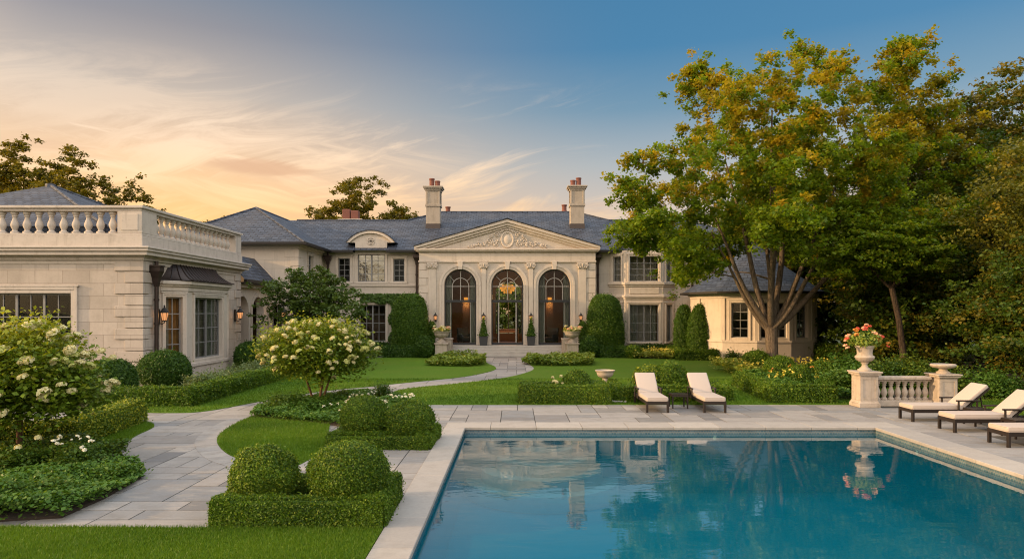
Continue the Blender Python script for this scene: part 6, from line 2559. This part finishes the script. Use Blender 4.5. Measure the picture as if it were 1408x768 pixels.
# ================================================================== TREES
def tree(label, x, y, trunk, limbs, crown, ncl, per, leaf, mleaf, mbark, seed, group=None, name='tree', spread=.8, tint=None, aspect=.75, bias=.45, zs=.45,
         rough=.28, trunk_r=.2, branch=True, cat='tree', fork_r=None, hole=None, spikes=0, sub=4):
    """trunk: points from the ground to the fork; crown: (cx,cy,cz,rx,ry,rz_up,rz_dn)"""
    r = thing(name, label, cat, (x, y, 0), 0, group)
    g = rng(seed)
    rr_ = random.Random(seed)
    cx, cy, cz, rx, ry, ru, rd = crown
    nc = ncl
    dirs = unit(g.normal(size=(nc, 3)))
    rad = g.random(nc) ** bias
    pw = 2.0 if spikes else 2.35
    dirs = dirs * ((np.abs(dirs) ** pw).sum(1) ** (-1 / pw))[:, None]
    k = 1 + wob(dirs, 2.2, seed + 1, rough) + wob(dirs, 5.0, seed + 2, rough * .5)
    c = dirs * (rad * k)[:, None]
    c = np.column_stack([cx + c[:, 0] * rx, cy + c[:, 1] * ry, cz + np.where(c[:, 2] > 0, c[:, 2] * ru, c[:, 2] * rd)])
    c[:, 2] = np.maximum(c[:, 2], .35)
    if spikes:                                              # leafy shoots standing out of the crown's outline
        ids = np.argsort(-(rad * k))[:spikes]
        d2 = unit((c[ids] - np.array([cx, cy, cz])) + np.array([0, 0, .8]))
        c = np.vstack([c, c[ids] + d2 * .55, c[ids] + d2 * 1.05])
        nc = len(c)
    if hole is not None:
        c = c[~hole(c)]
        nc = len(c)
    if sub > 1:                                             # each clump is several smaller leafy tufts
        c = np.repeat(c, sub, axis=0)
        of_ = g.normal(size=c.shape) * spread * .62
        of_[:, 2] *= max(zs, .5)
        of_[::sub] = 0
        c = c + of_
        if hole is not None: c = c[~hole(c)]
        nc = len(c)
        per = max(6, int(per / sub))
        spread = spread * .42
    tints = g.random(nc) * .35 if tint is None else np.clip(tint(c, g), 0, 1)
    q, r1, ti = cluster_leaves(c, per, spread, zs, leaf, g, aspect, tints, .35)
    link_obj('crown', mesh_np('crown', q, r1, ti, mleaf), r)
    mb = MB(T(x, y))
    tp = [Vector(p) for p in trunk]
    fr_ = fork_r or trunk_r * .8
    mb.tube(tp, [trunk_r * 1.25] + [trunk_r + (fr_ - trunk_r) * i / max(1, len(tp) - 1) for i in range(1, len(tp))], 14)
    nodes = []
    top = tp[-1]
    for lm in limbs:
        e = Vector(lm[:3])
        r0 = lm[3]
        base = top - Vector((0, 0, lm[4] if len(lm) > 4 else 0))
        n = 9
        pts, rs = [], []
        out = Vector((e.x - base.x, e.y - base.y, 0))
        for i in range(n + 1):
            t_ = i / n
            p = base + Vector((0, 0, (e.z - base.z) * t_ ** (1.0))) + out * (t_ ** .80)
            p += Vector((math.sin(t_ * 7 + seed + e.x) * .05, math.cos(t_ * 6 + e.y) * .05, 0)) * (e - base).length * .22 * min(t_ * 3, 1) * (1 - t_ * .3)
            pts.append(p)
            rs.append(r0 * (1 - .82 * t_))
            if t_ > .3: nodes.append((p, rs[-1]))
        mb.tube(pts, rs, 9)
    if branch and nodes:
        order = sorted(range(nc), key=lambda i: (Vector(c[i]) - top).length)
        NP = [n_[0] for n_ in nodes]
        NR = [n_[1] for n_ in nodes]
        arr = np.array([tuple(p) for p in NP])
        for i in order:
            e = Vector(c[i])
            dd = np.linalg.norm(arr - c[i], axis=1) + np.maximum(arr[:, 2] - c[i][2], 0) * 1.5
            j = int(np.argmin(dd))
            s0 = Vector(arr[j])
            r0 = min(NR[j] * .75, .012 + .013 * (e - s0).length)
            m_ = s0.lerp(e, .5) + Vector((rr_.uniform(-.1, .1), rr_.uniform(-.1, .1), .06)) * (e - s0).length * .6
            mb.tube([s0, m_, e], [r0, r0 * .7, .005], 4)
            if (e - s0).length > .45:
                NR += [r0 * .7, r0 * .35]
                arr = np.vstack([arr, np.array([tuple(m_)]), np.array([tuple(e)])])
    mb.build('trunk', mbark, r, smooth=True)
    return r


# the big maple
MX, MY = 11.35, 30.2
limbs = [(-3.0, -.8, 7.2, .145, .05), (-2.5, .5, 6.2, .12, .25), (-1.6, 1.2, 9.6, .15, 0), (-.3, -1.0, 11.2, .17, .1), (1.2, .8, 11.0, .16, 0), (2.8, -.6, 9.0, .145, .05),
         (4.4, .5, 6.6, .16, .15), (.6, 2.4, 8.5, .14, 0), (-1.0, -2.6, 7.5, .14, 0), (2.2, -2.4, 7.0, .13, .1)]


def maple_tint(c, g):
    return (g.random(len(c)) < np.clip((c[:, 2] - 6.0) / 7.5, .02, .62)) * g.uniform(.35, 1.0, len(c))  # golder towards the top: turning leaves plus sunset light put into the colour


def maple_hole(c):
    # the open middle low down where the bare limbs show, and ragged cut underneath
    inner = (c[:, 0] ** 2 / 9 + c[:, 1] ** 2 / 9 < 1) & (c[:, 2] < 6.0)
    low = c[:, 2] < 4.1 - .10 * np.abs(c[:, 0]) + .4 * np.sin(c[:, 0] * 2)
    low_r = (c[:, 0] > 1.5) & (c[:, 2] < 4.4)
    return inner | low | low_r


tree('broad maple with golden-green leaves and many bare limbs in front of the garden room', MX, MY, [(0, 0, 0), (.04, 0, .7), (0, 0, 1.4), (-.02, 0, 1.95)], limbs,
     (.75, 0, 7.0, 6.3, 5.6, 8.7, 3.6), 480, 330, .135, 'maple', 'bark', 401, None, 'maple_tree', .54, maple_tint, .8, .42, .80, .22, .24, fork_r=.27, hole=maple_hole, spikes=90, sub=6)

# small tree by the pavilion
tree('small bushy green tree between the loggia and the lawn', -9.55, 32.6, [(0, 0, 0), (.03, 0, .7), (0, 0, 1.2)],
     [(-1.3, 0, 3.2, .06), (-.5, .3, 3.9, .06), (.4, -.4, 4.0, .06), (1.2, .1, 3.3, .06), (0, -1.0, 3.2, .05)],
     (0, 0, 3.05, 2.45, 1.9, 1.85, 1.35), 170, 95, .13, 'tree', 'bark_dark', 402, None, 'ornamental_tree', .42, None, .7, .45, .55, .2, .09)


def far_tree(label, x, y, h, rx, seed, z0=1.5, dens=150, mt='far', leaf=.20, per=190, group='trees beyond the roofs', ti=None, sp=.75):
    hc = (h + z0) / 2
    return tree(label, x, y, [(0, 0, 0), (.1, 0, h * .2), (0, .1, h * .38)],
                [(-rx * .5, .2, h * .75, .16), (rx * .45, -.2, h * .78, .16), (.2, rx * .4, h * .9, .15), (-.1, -rx * .4, h * .7, .14), (0, 0, h * .88, .15)],
                (0, 0, hc, rx, rx, h - hc, hc - z0), int(dens * 1.5), per, leaf, mt, 'bark_dark', seed, group, 'tree', sp, ti, .75, .40, .6, .30, .28, branch=True)


gt = lambda c, g: g.random(len(c)) * .5
far_tree('golden-green tree behind the roof left of the left chimney', -12.4, 56, 13.0, 3.0, 501, 3, 110)
far_tree('golden-green tree rising behind the left main roof, right half of the clump', -9.6, 57, 12.1, 2.6, 502, 3, 90)
far_tree('golden-green tree rising behind the left main roof, left half of the clump', -15.3, 57, 11.8, 2.3, 503, 3, 80)
far_tree('dark tree behind the near wing at the left picture edge', -37.5, 52, 14.8, 3.6, 504, 4, 120)
far_tree('open-crowned tree behind the near wing roof, left of the sky gap', -32.8, 50, 14.4, 3.0, 505, 4, 80)
far_tree('low spreading tree behind the near wing roof, nearest the bright sky', -29.6, 50, 11.0, 2.8, 506, 4, 70)
far_tree('small treetop showing between the near wing and the pavilion roof', -27.5, 62, 10.8, 2.2, 507, 4, 60)
for i, (x, lab) in enumerate(((-2.6, 'left'), (0.3, 'middle'), (3.0, 'right'))):
    tree('leafy tree seen through the hall behind the open doorway, %s one' % lab, x, 63 + (i % 2) * 1.5, [(0, 0, 0), (0, 0, .7)], [(-.8, 0, 3.5, .1), (.8, 0, 3.6, .1), (0, .6, 4.4, .1)],
         (0, 0, 3.2, 2.2, 1.8, 2.6, 3.0), 110, 60, .25, 'lime', 'bark_dark', 510 + i, 'trees behind the house', spread=.7)

# wood on the right
def wood_tree(label, x, y, h, rx, seed, z0, mt, dens, per=150, leaf=.165, tr=.17, lean=0, tintp=.3, sp=.85, topgold=False):
    hc = z0 + (h - z0) * .45
    lean_ = lean
    return tree(label, x, y, [(0, 0, 0), (lean_ * .3, 0, h * .15), (lean_ * .7, .05, h * .3), (lean_, 0, h * .42)],
                [(lean_ - rx * .5, .3, h * .72, tr * .55), (lean_ + rx * .5, -.2, h * .74, tr * .55), (lean_ + .2, rx * .4, h * .85, tr * .6), (lean_ - .1, -rx * .45, h * .68, tr * .5), (lean_, 0, h * .92, tr * .6)],
                (lean_, 0, hc, rx, rx * .9, h - hc, hc - z0), dens, per, leaf, mt, 'bark_dark', seed, 'trees of the wood on the right', 'tree', sp,
                (lambda c, g: (g.random(len(c)) < (np.clip((c[:, 2] - 6) / 6, .05, .85) if topgold else tintp)) * g.uniform(.3, 1, len(c))), .75, .42, .5, .26, tr)  # topgold paints the sunlit treetops as golder leaves higher up


WT = [
    ('tall wood tree right behind the maple, touching its crown', 20.2, 36.5, 14.6, 3.9, 3.2, 'forest', 230, True, 0),
    ('tall wood tree with golden top to the right of the maple', 24.6, 36.0, 15.2, 3.6, 4.6, 'forest', 210, True, 0),
    ('tallest wood tree at the right picture edge', 28.0, 36.5, 15.6, 3.6, 4.0, 'forest', 260, True, 0),
    ('wood tree filling the gap behind the garden room', 17.6, 44.0, 11.0, 3.4, 1.5, 'forest', 190, False, 0),
    ('deep shaded wood tree behind the flower urn', 19.0, 33.5, 8.6, 3.3, .9, 'forest', 210, False, 0),
    ('deep shaded wood tree behind the balustrade', 22.0, 31.5, 9.2, 3.4, .6, 'forest', 220, False, 0),
    ('deep shaded wood tree behind the right loungers', 25.0, 30.0, 10.2, 3.6, .6, 'forest', 230, False, 0),
    ('golden leafy wood tree near the right picture edge', 19.4, 24.3, 9.2, 2.7, 1.5, 'forest_gold', 210, True, 0),
    ('low bushy wood tree at the right picture edge above the loungers', 17.6, 22.5, 4.9, 2.3, .4, 'forest', 170, False, 0),
    ('bushy wood tree left of the leaning trunk', 16.9, 29.6, 5.6, 2.3, .5, 'forest', 150, False, 0),
    ('wood tree behind at far right, closing the gap', 30.5, 43.0, 14.0, 4.2, 2.0, 'forest', 190, True, 0),
    ('wood tree behind in the middle of the wood', 25.5, 43.0, 13.0, 4.2, 1.5, 'forest', 190, True, 0),
    ('wood tree far behind beside the main roof', 21.0, 47.0, 12.5, 4.0, 1.5, 'forest', 180, True, 0),
]
for i, (lab, x, y, h, rx, z0, mt, dn, tg, ln_) in enumerate(WT):
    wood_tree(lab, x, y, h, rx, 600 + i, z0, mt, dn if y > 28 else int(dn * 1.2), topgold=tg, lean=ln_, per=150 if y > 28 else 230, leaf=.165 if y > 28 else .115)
# slim tree with bright layered leaves and visible leaning trunk
tree('slim tree with bright layered green leaves and a leaning bare trunk', 15.45, 27.0, [(0, 0, 0), (-.12, 0, 1.2), (-.28, 0, 2.4), (-.55, 0, 3.6)],
     [(-2.0, -.2, 5.0, .07), (1.0, .3, 5.2, .07), (-.6, .5, 6.0, .07), (-.4, -.8, 5.2, .06)],
     (-.85, 0, 5.0, 2.3, 1.7, 1.3, 1.0), 130, 190, .13, 'maple', 'bark_dark', 630, 'trees of the wood on the right', 'tree', .6, lambda c, g: g.random(len(c)) * .08, .75, .5, .35, .2, .13)
# dark background wood as one mass behind the single trees
g = rng(900)
n = 52000
x = g.uniform(15, 62, n)
y = np.where(g.random(n) < .5, g.uniform(46, 52, n), g.uniform(34, 46, n) + np.maximum(0, 26 - x) * .9)
hmax = 9.5 + 2.5 * np.sin(x * .55) + 1.2 * np.sin(x * 1.7 + 1)
z = hmax * g.random(n) ** .7
p = np.column_stack([x, y, z])
nr = unit(g.normal(size=(n, 3)) + np.array([0, -.3, .5]))
q = leaf_arrays(p, nr, .42 * g.uniform(.6, 1.4, n), .75, g, .1)
o = link_obj('woodland', mesh_np('woodland', q, g.random(n), (g.random(n) < .2) * .6, 'forest'))
tag(o, 'dark dense woodland mass behind the trees on the right', 'woodland', kind='stuff')

# amber sconces on the hall's inner piers, added in place of chandelier reflections
sc_ = None
for xx, lab in ((XC - 2.70, 'added amber sconce standing for a chandelier reflection inside the left arched window'), (XC + 2.70, 'added amber sconce standing for a chandelier reflection inside the right arched window')):
    if sc_ is None:
        sc_ = thing('added_sconce', lab, 'sconce', (xx, 44.19, 3.2), 0, 'added amber sconces inside the hall')
        mb = MB(T(xx, 44.19, 3.2))
        mb.box(-.05, .05, -.03, 0, -.2, .2)
        mb.tube([(0, -.02, -.1), (0, -.12, -.14), (0, -.13, -.02)], .012, 6)
        mb.build('bracket', 'copper', sc_)
        mb = MB(T(xx, 44.19, 3.2))
        mb.lathe([(.06, 0), (.11, .04), (.13, .34), (.12, .36)], 12, (0, -.14, 0))
        mb.build('lamp_shade', 'crystal', sc_)
        lp = bpy.data.lights.new('added_sconce_light', 'POINT')
        lp.energy = 22
        lp.color = (1, .45, .12)
        lp.shadow_soft_size = .1
        lo = bpy.data.objects.new('added_sconce_light', lp)
        COL.objects.link(lo)
        lo.parent = sc_
        lo.location = (0, -.35, -.1)
    else:
        dup(sc_, (xx, 44.19, 3.2), label=lab)

# armchairs and small tables seen through the arched windows
def armchair(label, x, y, rz):
    r = thing('armchair', label, 'armchair', (x, y, AB + .004), rz, 'dark armchairs behind the arched windows')
    of = Matrix.Translation((x, y, AB + .004))
    mb = MB(of); mb.box(-.36, .36, -.34, .30, .16, .44); mb.build('seat', 'chair_dark', r, bevel=.05, seg=2, smooth=True)
    mb = MB(of); mb.frustum(-.38, .38, .26, .42, .16, -.40, .40, .38, .54, 1.02); mb.build('backrest', 'chair_dark', r, bevel=.06, seg=2, smooth=True)
    for s_ in (-1, 1):
        mb = MB(of); a, b = sorted((s_ * .36, s_ * .50)); mb.box(a, b, -.34, .32, .14, .64); mb.build('armrest', 'chair_dark', r, bevel=.04, seg=2, smooth=True)
    for sx in (-.4, .36):
        for sy in (-.3, .3):
            mb = MB(of); mb.box(sx, sx + .05, sy - .02, sy + .03, 0, .14); mb.build('leg', 'iron', r)
    return r


a = armchair('dark armchair just inside the left arched window', -3.05, 42.7, R(35))
dup(a, (2.15, 42.7, AB + .004), R(-35), 'dark armchair just inside the right arched window')
r = thing('console_table', 'reddish wooden table standing in the hall beyond the open doorway', 'table', (XC, 45.9, AB + .004))
mb = MB(); mb.box(XC - .75, XC + .75, 45.6, 46.2, AB + .80, AB + .86); mb.build('table_top', 'floor_wood', r, bevel=.01)
mb = MB(); mb.box(XC - .70, XC + .70, 45.65, 46.15, AB + .60, AB + .798); mb.build('drawer', 'floor_wood', r)
for sx in (-.7, .64):
    for sy in (45.65, 46.09):
        mb = MB(); mb.box(XC + sx, XC + sx + .06, sy, sy + .06, AB + .004, AB + .599); mb.build('leg', 'floor_wood', r)
